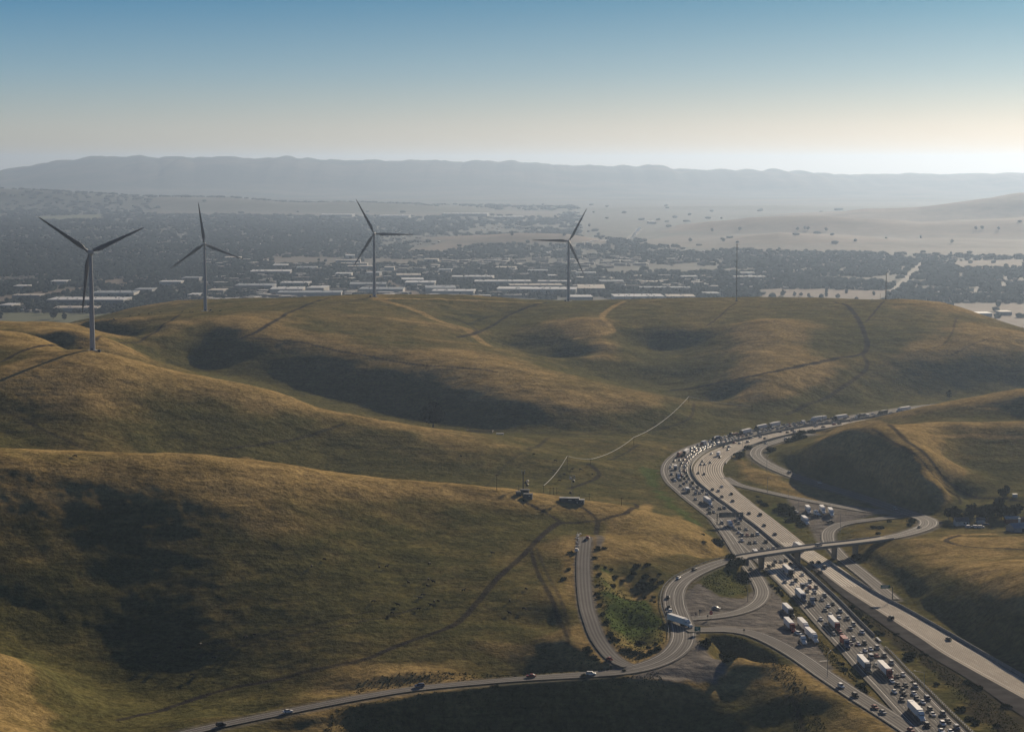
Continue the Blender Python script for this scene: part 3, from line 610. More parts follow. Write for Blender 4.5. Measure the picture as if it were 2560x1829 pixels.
# ------------------------------------------------------------------ haze
hz=MB().box((0,22000-1500,145),(60000,47000,590)); hm=bpy.data.materials.new('haze'); hm.use_nodes=True; hn=hm.node_tree; hn.nodes.clear()
ho=hn.nodes.new('ShaderNodeOutputMaterial'); hv=hn.nodes.new('ShaderNodeVolumePrincipled'); hn.links.new(hv.outputs[0],ho.inputs['Volume'])
hv.inputs['Color'].default_value=(0.45,0.60,0.84,1); hv.inputs['Density'].default_value=4.2e-5; hv.inputs['Anisotropy'].default_value=0.55
h=hz.build('haze',hm); h['kind']='stuff'
# ------------------------------------------------------------------ roads
def ribbon_c(name,P,hw,m,dz):
    h=np.asarray(hw) if np.ndim(hw) else hw
    return ribbon(name,offset(P,-h),offset(P,h),m,dz)
MEDc=MED
jamR=offset(MEDc,1.0); 
ribbon('road_jammed_carriageway',offset(MEDc,0.5),offset(MEDc,24.0),M_JAM,0.0)
RL=line(RL_PX,0.0); RR=line(RR_PX,0.0)
ribbon('road_free_carriageway',RL,RR,M_CONC,0.004)
ribbon_c('road_ramp',RAMP_W,3.9,M_ASPH,0.012); ribbon_c('road_loop_ramp',LOOP_W,4.4,M_ASPH,0.016)
ribbon_c('road_exit_ramp',EXIT_E,4.4,M_ASPH,0.008); ribbon_c('road_entry_ramp',ENTRY_E,5.0,M_ASPH,0.012)
ribbon_c('road_dead_end',STUB,3.9,M_ASPH,0.02)
ribbon_c('road_valley_west',OLD[:B0+1],OLDW[:B0+1],M_ASPH,0.03); ribbon_c('road_valley_east',OLD[B1:],OLDW[B1:],M_ASPH,0.03)
# dark asphalt shoulders beside the free carriageway (wider in front of the overpass)
SHL=line([(2000,1396),(2046,1434),(2096,1480),(2160,1527),(2250,1590),(2345,1651),(2424,1698),(2560,1791),(2700,1880)],0.0); 
seg=lambda P,y0,y1: P[(P[:,1]>=y0)&(P[:,1]<=y1)]
ribbon('road_inner_shoulder',seg(SHL,700,1165),seg(RL,700,1165),M_SHOULD,-0.004)
# patches of bright new concrete under the overpass
def cross_patch(name,La,Lb,y0,y1,m,dz):
    a=seg(La,y0,y1); b=seg(Lb,y0,y1); return ribbon(name,a,b,m,dz)
M_NEW=m_road('pale_new_concrete',(0.74,0.67,0.56),(0.30,0.27,0.235),0.75)
cross_patch('road_concrete_patch',offset(RL,-0.6),offset(RL,-14.5),1098,1232,M_NEW,0.008)
cross_patch('road_concrete_patch',offset(MEDc,3.0),offset(MEDc,22.5),1078,1172,M_NEW,0.004)
# painted lines
pm=MB()
def stripe(P,off,w=0.16,dash=None,dz=0.035,s0=None,s1=None):
    Q=offset(P,off); s=arclen(Q); tot=s[-1]; segs=[]
    a0=s0 or 0; a1=s1 or tot
    if dash:
        t=a0
        while t<a1: segs.append((t,min(t+dash[0],a1))); t+=dash[0]+dash[1]
    else: segs=[(a0,a1)]
    for a,b in segs:
        n=max(2,int((b-a)/5)+1); q=np.linspace(a,b,n); C_=np.stack([np.interp(q,s,Q[:,k]) for k in range(3)],1)
        l=offset(C_,-w/2); r=offset(C_,w/2); base=len(pm.v)
        for i in range(n): pm.v.append((l[i][0],l[i][1],l[i][2]+dz)); pm.v.append((r[i][0],r[i][1],r[i][2]+dz))
        for i in range(n-1): pm.f.append((base+2*i,base+2*i+1,base+2*i+3,base+2*i+2)); pm.m.append(0)
LANE_L=[4.9,8.55,12.2,15.85,19.5]
stripe(MEDc,3.0,.25); stripe(MEDc,21.4,.3)
for o in (6.7,10.35,14.0,17.7): stripe(MEDc,o,.14,(3.7,11))
stripe(RL,-2.4,.25); stripe(RR,2.2,.25)
for o in (-6.1,-9.75,-13.4): stripe(RL,o,.14,(3.7,11))
n1=B0+1
for sg,k in ((-1,0.78),(1,0.78),(0,0)):
    Q=offset(OLD[:n1],OLDW[:n1]*k*sg); stripe(Q,0,.22 if sg else .2,dz=.06)
    Q=offset(OLD[B1:],OLDW[B1:]*k*sg); stripe(Q,0,.22 if sg else .2,dz=.06)
for P,hw in ((RAMP_W,3.0),(LOOP_W,3.4),(EXIT_E,2.9),(ENTRY_E,4.1)):
    stripe(P,-hw,.2,dz=.045); stripe(P,hw,.2,dz=.045)
stripe(EXIT_E,0,.18,dz=.045,s0=0,s1=90)
# limit line and arrow on the entry ramp
me=pm.mesh('road_markings',M_PAINT); o=link('road_markings',me); o['kind']='structure'
lm=MB(); 
c=at_z(2060,1651,0); 
for dx in (0,):
    a=at_z(2049,1652,0);b=at_z(2069,1651,0); lm.add([(a[0],a[1]-.3,.07),(b[0],b[1]-.3,.07),(b[0],b[1]+.5,.07),(a[0],a[1]+.5,.07)],[(0,1,2,3)])
for q in ((1893,1510),(1803,1546),(2160,1453),(2046,1658)):
    c=at_z(*q,.2 if q[0]>2000 else 1.6); zz=.09 if q[0]>2000 else None
    z=zz if zz else float(max(c[2],1))+1.0
for o_ in (1,): pass
o=lm.build('road_stop_line',M_PAINT); o['kind']='structure'
# ------------------------------------------------------------------ concrete median wall
def wall_ribbon(name,P,prof,m,parent=None,mi=None):
    """profile (offset, z) swept along P"""
    b=MB(); n=len(P); k=len(prof); rows=[offset(P,o) for o,z in prof]
    for i in range(n):
        for j,(o_,z) in enumerate(prof): b.v.append((rows[j][i][0],rows[j][i][1],P[i][2]+z))
    for i in range(n-1):
        for j in range(k):
            j2=(j+1)%k; b.f.append((i*k+j,i*k+j2,(i+1)*k+j2,(i+1)*k+j)); b.m.append(0)
    b.f.append(tuple(range(k))); b.m.append(0); b.f.append(tuple((n-1)*k+j for j in range(k))); b.m.append(0)
    return b.build(name,m,parent)
pM=np.array([proj(p) for p in MED]); iend=int(np.argmin(np.hypot(pM[:,0]-2190,pM[:,1]-1594)))
JB=[(-.35,-.3),(-.35,.08),(-.17,.35),(-.1,1.42),(.1,1.42),(.17,.35),(.35,.08),(.35,-.3)]
tag(wall_ribbon('median_barrier',MED[2:iend],JB,M_BARR),'long pale concrete median wall curving between the two carriageways','barrier')
# crash cushion at the near end of the wall
cc=empty('crash_cushion',tuple(MED[iend])); dv=MED[min(iend+3,len(MED)-1)]-MED[iend]; cc.rotation_euler[2]=math.atan2(dv[1],dv[0]); tag(cc,'small steel crash cushion at the near end of the median wall','crash cushion')
for k in range(6): MB().box((1.2+k*1.3,0,.5),(.9,1.0,.9)).build('cushion_module',M_STEEL,cc)
MB().box((4.5,.62,.6),(8.4,.08,.3)).build('rail',M_STEEL,cc); MB().box((4.5,-.62,.6),(8.4,.08,.3)).build('rail',M_STEEL,cc)
# guard rail with pale posts in front of it
GR=line([(2214,1619),(2240,1644),(2266,1672),(2318,1722),(2371,1775),(2435,1836)],0.0,step=2.6)
gr=empty('guard_rail',tuple(GR[0])); tag(gr,'double guard rail with a close row of pale posts beside the jam','guard rail')
def loc(P,o): Q=P.copy(); Q[:,:3]-=np.array(o); return Q
G0=GR-GR[0]; G0[:,2]=0
for o_ in (-.45,.45):
    r_=wall_ribbon('rail',offset(G0,o_),[(-.05,.5),(-.05,.85),(.05,.85),(.05,.5)],M_DARK,gr)
pmesh=MB().box((0,0,.45),(.34,.5,.95)).mesh('rail_post',simple('pale_post_block',(0.5,0.5,0.48),.7))
for i in range(0,min(len(G0),98)):
    p=link('rail_post',pmesh,gr); p.location=(G0[i][0],G0[i][1],0)
# side barriers
RRb=RR[(RR[:,1]<1165)]
tag(wall_ribbon('roadside_barrier',offset(RRb,-1.0),JB,M_BARR),'low concrete barrier along the far edge of the free carriageway in front of the overpass','barrier')
RRc=RR[(RR[:,1]>1560)&(RR[:,1]<1830)]
tag(wall_ribbon('roadside_barrier',offset(RRc,-1.0),JB,M_BARR),'low barrier on the inside of the bend, free carriageway beyond the overpass','barrier')
def grail(name,P,label,o=0.0):
    g=empty(name,tuple(P[0])); tag(g,label,'guard rail'); Q=P-P[0]; wall_ribbon('rail',Q,[(-.06,.42),(-.06,.78),(.06,.78),(.06,.42)],M_STEEL,g)
    S=resample(Q,8.0)[:96]
    pmm=MB().box((0,.12,.35),(.16,.16,.8)).mesh('rail_post',M_WOOD)
    for q in S: p=link('rail_post',pmm,g); p.location=tuple(q)
    return g
i=[int(np.argmin(np.hypot(_pp[:,0]-a,_pp[:,1]-b))) for a,b in ((1712,1600),(1800,1405),(1640,1655))]
grail('guard_rail',offset(OLD[i[0]:B0],-(OLDW[i[0]:B0]+1.0)),'dark guard rail on the outside of the curve climbing to the overpass')
# ------------------------------------------------------------------ overpass
D=OLD[B0:B1+1]; DW=OLDW[B0:B1+1]; o0=D[0]; Dl=D-np.array([o0[0],o0[1],0])
br=empty('overpass',(o0[0],o0[1],0)); tag(br,'curved concrete overpass crossing both carriageways on four piers','bridge')
hwd=5.0
wall_ribbon('deck',Dl,[(-hwd-.3,-.3),(hwd+.3,-.3),(hwd+.3,0),(hwd+.3,-.35),(3.6,-.6),(3.2,-1.75),(-3.2,-1.75),(-3.6,-.6),(-hwd-.3,-.35)][:1]+[(-hwd-.3,.03),(hwd+.3,.03),(hwd+.3,-.32),(3.8,-.45),(3.4,-1.35),(-3.4,-1.35),(-3.8,-.45)],M_WALLC,br)
for s_ in (-1,1): wall_ribbon('parapet',offset(Dl,s_*(hwd+.1)),[(-.2,.032),(-.14,.8),(.14,.8),(.2,.032)],M_BARR,br)
r_=ribbon('roadway',offset(Dl,-4.75),offset(Dl,4.75),M_BRIDGE,0.045,br,kind=None)
for px,py in ((1902,1420),(1994,1412),(2092,1397),(2143,1376)):
    q=np.array([np.hypot(*(np.array(proj(p))-np.array((px,py-26)))) for p in D]); j=int(np.argmin(q)); j=min(max(j,1),len(D)-2)
    T=D[j+1]-D[j-1]; a=math.atan2(T[1],T[0]); c=Dl[j]
    col=MB().box((c[0],c[1],(c[2]-1.35-1.0)/2),(1.1,3.6,c[2]-1.35+1.0),rz=a,taper=(1,1.25)); col.build('pier',M_WALLC,br)
for j,s_ in ((0,-1),(len(D)-1,1)):
    T=D[min(j+1,len(D)-1)]-D[max(j-1,0)]; a=math.atan2(T[1],T[0]); c=Dl[j]
    MB().box((c[0],c[1],c[2]-2.4),(1.6,10.6,3.9),rz=a).build('abutment',M_WALLC,br)
# embankments carrying the road up to the deck are part of the ground sheet
# ------------------------------------------------------------------ vehicles
def m_paint(name,col,rough=0.28,metal=0.0):
    m,nt,b=mat(name); b.inputs['Base Color'].default_value=(*col,1); b.inputs['Roughness'].default_value=rough; b.inputs['Specular IOR Level'].default_value=.35; b.inputs['Metallic'].default_value=metal
    b.inputs['Coat Weight'].default_value=0.08; b.inputs['Coat Roughness'].default_value=0.2
    nz=rng_(nt,noise(nt,1.3,3),0.3,0.7,0.45,0.6); nt.links.new(nz,b.inputs['Roughness']); return m
PAINT={'w':('white',m_paint('white_car_paint',(.86,.85,.82))),'s':('silver',m_paint('silver_car_paint',(.34,.35,.36))),'g':('grey',m_paint('grey_car_paint',(.12,.125,.13),metal=.0)),
 'k':('black',m_paint('black_car_paint',(.018,.018,.02))),'r':('red',m_paint('red_car_paint',(.30,.02,.02))),'b':('blue',m_paint('blue_car_paint',(.03,.07,.17))),'o':('orange',m_paint('orange_car_paint',(.42,.10,.03))),'t':('tan',m_paint('tan_car_paint',(.33,.27,.19)))}
M_GLASS,_,_b=mat('dark_car_glass'); _b.inputs['Base Color'].default_value=(.012,.014,.018,1); _b.inputs['Roughness'].default_value=.28; _b.inputs['Specular IOR Level'].default_value=.4
M_TYRE=simple('tyre_rubber',(.018,.018,.018),.85); M_CHROME=simple('headlamp_glass',(.6,.6,.58),.15,spec=.8); M_TAIL=simple('tail_lamp_red',(.35,.01,.01),.3)
def wheel_mesh(r=.34,w=.24,name='wheel'):
    b=MB(); b.tube((0,-w/2,0),(0,w/2,0),r,n=12,mi=0); b.tube((0,-w/2-.012,0),(0,w/2+.012,0),r*.58,n=10,mi=1); return b.mesh(name,[M_TYRE,M_STEEL])
def loft(b,st,mi=0,ch=.10):
    secs=[]
    for x,zb,zt,w in st:
        secs.append([(x,-w*.96,zb),(x,-w,zb+(zt-zb)*.35),(x,-w,zt-ch),(x,-w+ch*1.3,zt),(x,w-ch*1.3,zt),(x,w,zt-ch),(x,w,zb+(zt-zb)*.35),(x,w*.96,zb)])
    vs=[p for s_ in secs for p in s_]; n=8; fs=[]
    for i in range(len(secs)-1):
        for k in range(n): fs.append((i*n+k,i*n+(k+1)%n,(i+1)*n+(k+1)%n,(i+1)*n+k))
    fs.append(tuple(range(n))); fs.append(tuple((len(secs)-1)*n+k for k in range(n))); b.add(vs,fs,mi)
def frustum(b,x0,x1,X0,X1,z0,z1,w0,w1,mi=0):
    b.add([(x0,-w0,z0),(x1,-w0,z0),(x1,w0,z0),(x0,w0,z0),(X0,-w1,z1),(X1,-w1,z1),(X1,w1,z1),(X0,w1,z1)],[(3,2,1,0),(4,5,6,7),(0,1,5,4),(1,2,6,5),(2,3,7,6),(3,0,4,7)],mi)
CARS={}
def car_meshes(kind):
    if kind in CARS: return CARS[kind]
    body=MB(); win=MB(); L=4.7
    if kind=='c':   # saloon
        loft(body,[(-2.35,.42,.82,.78),(-2.25,.30,.98,.86),(-1.4,.24,1.0,.90),(.9,.24,.97,.90),(1.9,.27,.88,.88),(2.28,.32,.74,.82),(2.36,.42,.62,.74)])
        frustum(win,-1.85,1.15,-1.05,.35,.96,1.40,.80,.60); frustum(body,-1.12,.42,-1.0,.30,1.395,1.46,.63,.58); wx=(-1.42,1.42); wr=.33
        for s_ in (-1,1): body.box((-.35,s_*.70,1.2),(.09,.10,.45))
    elif kind=='u': # suv
        loft(body,[(-2.35,.45,1.0,.84),(-2.28,.34,1.12,.94),(-1.4,.30,1.14,.97),(1.0,.30,1.12,.97),(1.95,.33,1.04,.94),(2.3,.38,.88,.86),(2.38,.48,.74,.78)])
        frustum(win,-2.22,1.2,-1.95,.55,1.10,1.66,.88,.70); frustum(body,-2.02,.62,-1.9,.5,1.655,1.75,.74,.68); wx=(-1.45,1.45); wr=.38
        for x_ in (-1.2,-.2):
            for s_ in (-1,1): body.box((x_,s_*.80,1.38),(.09,.12,.55))
    elif kind=='p': # pickup
        loft(body,[(-2.8,.55,1.05,.92),(-2.72,.42,1.14,.98),(1.1,.40,1.14,.98),(2.3,.42,1.12,.96),(2.7,.48,.98,.9),(2.8,.55,.85,.84)])
        frustum(win,-.75,1.35,-.6,.75,1.12,1.72,.88,.70); frustum(body,-.66,.82,-.56,.70,1.715,1.80,.74,.69); wx=(-1.75,1.75); wr=.40
        body.box((-1.8,0,1.17),(1.75,1.55,.05)); win.box((-1.8,0,1.18),(1.65,1.45,.055))
        for s_ in (-1,1): body.box((-1.8,s_*.9,1.2),(1.9,.10,.14))
    else: # van
        loft(body,[(-2.7,.4,1.9,.88),(-2.6,.32,2.08,.96),(1.1,.32,2.10,.96),(1.35,.32,1.95,.95),(2.1,.34,1.2,.93),(2.6,.4,1.0,.88),(2.7,.5,.8,.8)],ch=.14)
        frustum(win,1.18,2.08,1.1,1.45,1.22,1.92,.965,.93); win.box((0.5,0,1.55),(.9,1.94,.45)); wx=(-1.75,1.75); wr=.36
    bm={c:body.mesh('car_body_'+v[0],v[1]) for c,v in PAINT.items()}; wm=win.mesh('car_windows',M_GLASS); wh=wheel_mesh(wr)
    hl=MB().box((0,0,0),(.10,.34,.14)).mesh('headlight',M_CHROME); tl=MB().box((0,0,0),(.08,.30,.18)).mesh('tail_light',M_TAIL)
    fx,bx,lz={'c':(2.26,-2.28,.70),'u':(2.28,-2.30,.85),'p':(2.70,-2.76,.9),'v':(2.60,-2.66,.9)}[kind]
    CARS[kind]=dict(body=bm,win=wm,wheel=wh,wx=wx,wr=wr,wy={'c':.80,'u':.86,'p':.88,'v':.86}[kind],hl=hl,tl=tl,fx=fx,bx=bx,lz=lz); return CARS[kind]
KN={'c':('saloon car','car'),'u':('sport utility car','car'),'p':('pickup truck','pickup'),'v':('van','van')}
def make_car(kind,colr,x,y,z,rz,label,group=None,pitch=0.0,lights=True,name=None):
    M=car_meshes(kind); e=empty({'c':'car','u':'car','p':'pickup_truck','v':'van'}[kind] if not name else name,(x,y,z+.03),rz)
    tag(e,label,KN[kind][1],group)
    link('body',M['body'][colr],e); link('windows',M['win'],e)
    for wx in M['wx']:
        for s_ in (-1,1): o=link('wheel',M['wheel'],e); o.location=(wx,s_*M['wy'],M['wr'])
    if lights:
        for s_ in (-1,1):
            o=link('headlight',M['hl'],e); o.location=(M['fx'],s_*.60,M['lz']); o=link('tail_light',M['tl'],e); o.location=(M['bx'],s_*.62,M['lz']+.05)
    return e
TR_M={}
def truck_parts(): 
    if TR_M: return TR_M
    TR_M['wheel']=wheel_mesh(.50,.55)
    for c,(n_,m_) in PAINT.items():
        b=MB() # conventional tractor with sleeper; front axle x=3.0
        loft(b,[(1.9,.75,2.0,1.0),(2.9,.75,1.85,.98),(3.55,.8,1.62,.88),(3.75,.9,1.35,.80)],ch=.16)     # bonnet
        loft(b,[(-.9,.9,3.75,1.18),(.6,.9,3.85,1.2),(1.35,.9,3.1,1.18),(1.95,.9,2.3,1.12)],ch=.18)      # cab and sleeper
        b.box((3.72,0,.72),(.30,2.3,.42)); b.box((3.2,1.02,.95),(1.3,.30,.5)); b.box((3.2,-1.02,.95),(1.3,.30,.5))
        TR_M['cab_'+c]=b.mesh('cab_'+n_,m_)
        d=MB() # cab-over delivery cab
        loft(d,[(-.9,.5,2.35,1.0),(.5,.5,2.4,1.02),(1.0,.5,1.7,1.0),(1.7,.5,1.25,.95),(1.85,.55,.95,.9)],ch=.12); TR_M['small_'+c]=d.mesh('small_cab_'+n_,m_)
        t=MB().box((0,0,2.6),(16.1,2.6,2.95),mi=0); TR_M['trailer_'+c]=t.mesh('trailer_'+n_,PAINT[c][1])
    b=MB(); b.add([(1.36,-1.02,3.05),(1.98,-.98,2.28),(1.98,.98,2.28),(1.36,1.02,3.05),(1.30,-1.02,3.0),(1.92,-.98,2.22),(1.92,.98,2.22),(1.30,1.02,3.0)],[(0,1,2,3),(7,6,5,4),(0,4,5,1),(1,5,6,2),(2,6,7,3),(3,7,4,0)])
    for s_ in (-1,1): b.box((1.0,s_*1.19,2.55),(.7,.04,.6))
    TR_M['glass']=b.mesh('windscreen',M_GLASS)
    b=MB(); b.add([(.55,-.92,2.30),(1.06,-.9,1.68),(1.06,.9,1.68),(.55,.92,2.30),(.48,-.92,2.26),(1.0,-.9,1.64),(1.0,.9,1.64),(.48,.92,2.26)],[(0,1,2,3),(7,6,5,4),(0,4,5,1),(1,5,6,2),(2,6,7,3),(3,7,4,0)])
    for s_ in (-1,1): b.box((.1,s_*1.02,1.85),(.7,.03,.5))
    TR_M['sglass']=b.mesh('windscreen_small',M_GLASS)
    b=MB().box((-2.0,0,.95),(5.0,.9,.3)); b.tube((-.4,1.05,.75),(1.2,1.05,.75),.33); b.tube((-.4,-1.05,.75),(1.2,-1.05,.75),.33); TR_M['chassis']=b.mesh('chassis',M_DARK)
    b=MB().box((0,0,1.02),(15.6,1.0,.22)); b.box((4.2,.8,.55),(.15,.15,1.0)); b.box((4.2,-.8,.55),(.15,.15,1.0)); b.box((-7.9,0,.6),(.12,2.3,.12)); TR_M['trailer_frame']=b.mesh('trailer_frame',M_DARK)
    TR_M['flatbed']=MB().box((0,0,1.25),(14.6,2.6,.22)).mesh('flatbed',M_WOOD)
    return TR_M
truck_parts()
M_RUST=simple('rust_red_load',(.16,.055,.03),.8,var=.3,scale=.5)
def make_truck(kind,cab,box_,x,y,z,rz,label,group=None,name=None,tlen=16.1):
    """x,y = middle of the whole vehicle, rz = heading"""
    T=TR_M; e=empty(name or {'semi':'semi_truck','bob':'tractor_unit','box':'box_truck','flat':'flatbed_truck','rv':'motorhome'}[kind],(x,y,z+.04),rz); tag(e,label,'truck' if kind!='rv' else 'motorhome',group)
    def pt(n_,me,lx,sc=None,ly=0,lz=0):
        o=link(n_,me,e); o.location=(lx,ly,lz); 
        if sc: o.scale=sc
        return o
    if kind in('semi','flat'):
        cx=(tlen+5.2)/2-3.9; tx=cx-1.6-tlen/2+.3
        pt('cab',T['cab_'+cab],cx); pt('windscreen',T['glass'],cx); pt('chassis',T['chassis'],cx)
        if kind=='semi': pt('trailer',T['trailer_'+box_],tx,(tlen/16.1,1,1))
        else:
            pt('flatbed',T['flatbed'],tx,(tlen/16.1,1,1)); b=MB(); 
            for k in range(4): b.box((tx-4.6+k*2.9,0,2.0),(2.3,2.2,1.3))
            b.build('load',M_RUST,e)
        pt('trailer_frame',T['trailer_frame'],tx,(tlen/16.1,1,1))
        for ax in (cx+2.9,cx-2.1,cx-3.4,tx-tlen*.33,tx-tlen*.33-1.3):
            for s_ in (-1,1): pt('wheel',T['wheel'],ax,None,s_*.98,.5)
    elif kind=='bob':
        pt('cab',T['cab_'+cab],1.2); pt('windscreen',T['glass'],1.2); pt('chassis',T['chassis'],1.2); MB().box((-2.2,.42,1.12),(4.6,.14,.3)).box((-2.2,-.42,1.12),(4.6,.14,.3)).build('frame_rail',M_STEEL,e)
        for ax in (4.1,-1.4,-2.9):
            for s_ in (-1,1): pt('wheel',T['wheel'],ax,None,s_*.95,.5)
    else:
        bl=6.6 if kind=='box' else 6.2
        pt('small_cab',T['small_'+cab],bl/2); pt('windscreen',T['sglass'],bl/2)
        b=MB().box((0,0,0),(bl,2.45,2.6 if kind=='box' else 2.4)); 
        if kind=='rv': b.box((-1.2,0,1.3),(.8,.8,.22)); b.box((bl/2+.5,0,.75),(1.3,2.3,.85),taper=(.7,.95))
        o=b.build('cargo_box' if kind=='box' else 'living_box',PAINT[box_][1],e); o.location=(-.95,0,1.95)
        MB().box((-.8,0,.6),(bl,1.0,.2)).build('chassis',M_DARK,e)
        if kind=='rv': MB().box((-.9,0,2.1),(4.6,2.48,.55)).build('windows',M_GLASS,e)
        for ax in (bl/2+.9,-bl*.35):
            for s_ in (-1,1): pt('wheel',CARS_W,ax,None,s_*.88,.42)
    return e
CARS_W=wheel_mesh(.42,.3)
# digitised traffic: tile origin (photo px), scale, 'kind colour x y' per vehicle
Z1=11.365
JAM=[((1640,1080),Z1,"ck515,805 cs670,780 cw845,690 cr775,775 cr895,785 cs925,740 cs710,865 cs845,850 cw800,895 us965,865 cg450,920 uw405,985 ck680,950 cs655,1010 cw660,1080 ck775,1055 cr770,1120 ck900,955 cs905,1045 ck900,1125 us440,1185 cs685,1160 cr695,1215 cs800,1245 uk915,1230 uk830,1305 cs970,1310 ck750,1350 uw530,1365 cs905,1395 uk1040,1430 cb830,1450 cs730,1505 us915,660 cs1000,690 cb1055,650 us1100,690 cs980,625 cs1110,610 cs1200,625 ck1145,670 cg1030,780 cs1080,725 cs1250,605 us1295,585 cs1185,560 cw1210,530 cr1130,520 cs1000,530 cg1050,560 us990,450 cw1055,425 cw1110,460 cs1220,460 cs1320,480 us1385,510 us1460,480 cs1510,460 cs1290,440 cs1400,440 cw1370,400 cs1430,370 ck1500,400 us1215,345 cw1400,330 cs1550,345 cs1600,330 vw1655,355 cs1600,410 cr1720,320 us1765,350 us1740,250 cs1620,290 cw1560,265 cs1860,300 cs1870,250 cs1950,200 cs2000,215 cs1990,265 uk1920,210 cw1790,130 cw1850,110 cs1890,90 cs1480,220 cs2090,200 cs2130,210 cs2150,140"),
((1740,1040),Z1,"cs1165,630 cr1260,560 cr1345,570 cs1430,550 cs985,590 us1010,670 cw1680,390 us1540,495 us1775,480 cs1810,430 cs1880,440 us1990,400 cs2060,400 us2120,350"),
((1900,1000),Z1,"cs310,770 ck300,820 cs200,860 us60,905 cs510,770 us590,775 cs520,810 ck660,690 cs750,690 cg700,735 us765,780 cr840,670 cr820,730 cs920,660 cs1000,640 us1010,730 ck1090,680 vw1130,610 cs1030,680 vw1225,640 cs1330,670 cs1440,660 cs1490,640 ck1520,590 cw1590,590 cs1640,580 ck1680,540 uk1790,540 cs1690,640 cs1900,600 cs2230,560"),
((2080,980),9.471,"cs360,580 cs590,540 us650,555 cw570,590 cs470,620 vw820,560 cs730,600 cw975,510 cs1140,545 cs1490,490"),
((1640,1180),Z1,"cs1010,380 cw790,470 cs1115,440 ck1185,410 cs1190,510 ub1160,600 cs1275,580 pb1370,520 us1510,625 cs1080,755 ck1235,860 cs1590,930 ps1570,1020 cs1640,750 uk1580,1140 cs1680,1115 ck1830,1020 us1970,1000 ck2010,1160 cs1925,1215"),
((1760,1280),Z1,"us525,290 cs790,380 cr760,265 us975,295 cs890,460 ct1000,445 cs1190,470 cw990,560 us1110,640 co1230,640 ck1370,635 uw1505,610 pw1080,790 ck1305,855 cs1465,840 uk1745,825 ck1560,1090 ck1650,1020 cs1800,1045 us1960,1020 cw2120,1110"),
((1900,1380),Z1,"ck405,250 cs550,250 ck690,215 ck820,320 ck380,345 uk250,400 us920,540 cw1180,620 cs730,820 cs930,860 pk1020,780 us1400,820 cw1310,900 vb1210,960 cr1390,985 ug1550,990 ck1330,1090 cs1530,1120 cw1110,1000 ck1555,1310 us1800,1220 cs1745,1330 ck2030,1450 cw1910,1510 us985,440"),
((2020,1480),Z1,"cg455,490 us890,520 cw680,620 cw860,690 cw400,750 cs550,900 ps1130,720 us1290,900 ps1230,1010 pw1590,1120 cs750,1160 cr950,1140 cw1160,1310 us1300,1310 cs1260,1430 cw1440,1450 uk1600,1430"),
((2120,1560),Z1,"cw530,730 cw650,690 us850,650 cr820,880 ug1030,880 vs690,920 cs450,830 ck660,1070 us1265,1080 cs880,1280 cw1090,1480 cw1260,1280 ck1450,1450 cw1590,1410"),
((2200,1689),Z1,"ck565,230 ck765,240 ck740,400 cw365,430 ck610,470 us1050,280 cw1005,480 cg970,620 ck590,660 cs1140,900 ub1410,620 cw1290,720 uk1510,940 cw1460,1070 ug1880,1060 ck1890,1260 uw1760,1340 uk1330,1380 cw1735,1540 cw1970,1560 ub2230,1450")]
FREE=[((1640,1080),Z1,"ck1940,410 us2080,405 cs2045,485 cs1580,600 ck1815,695 ck1320,810 cs1275,900 cs1385,895 cs1540,850 ck1205,1145 ck1365,1175 cw1870,1530"),
((1740,1040),Z1,"us1575,605 cs1835,580 ck1965,620 cr1100,745 cs1245,755 us1475,720"),
((1900,1000),Z1,"cs605,880 ck785,905 ck925,850 us985,895 cs1580,735 cs1635,705 ck1800,750 cw2100,645 cr2255,660"),
((2080,980),9.471,"ct450,675 ck180,740 ck980,570"),
((1640,1180),Z1,"ck1605,475 cs1775,515 ck2140,600 ck1870,680 cg2180,800"),
((1760,1280),Z1,"ck1280,15 uk1595,50 ck1710,355 cg2015,605"),
((1900,1380),Z1,"ck1475,280 ck1665,270 ug1830,410 ck1715,545"),((2160,1400),3.785,"uk258,538 ck800,738")]
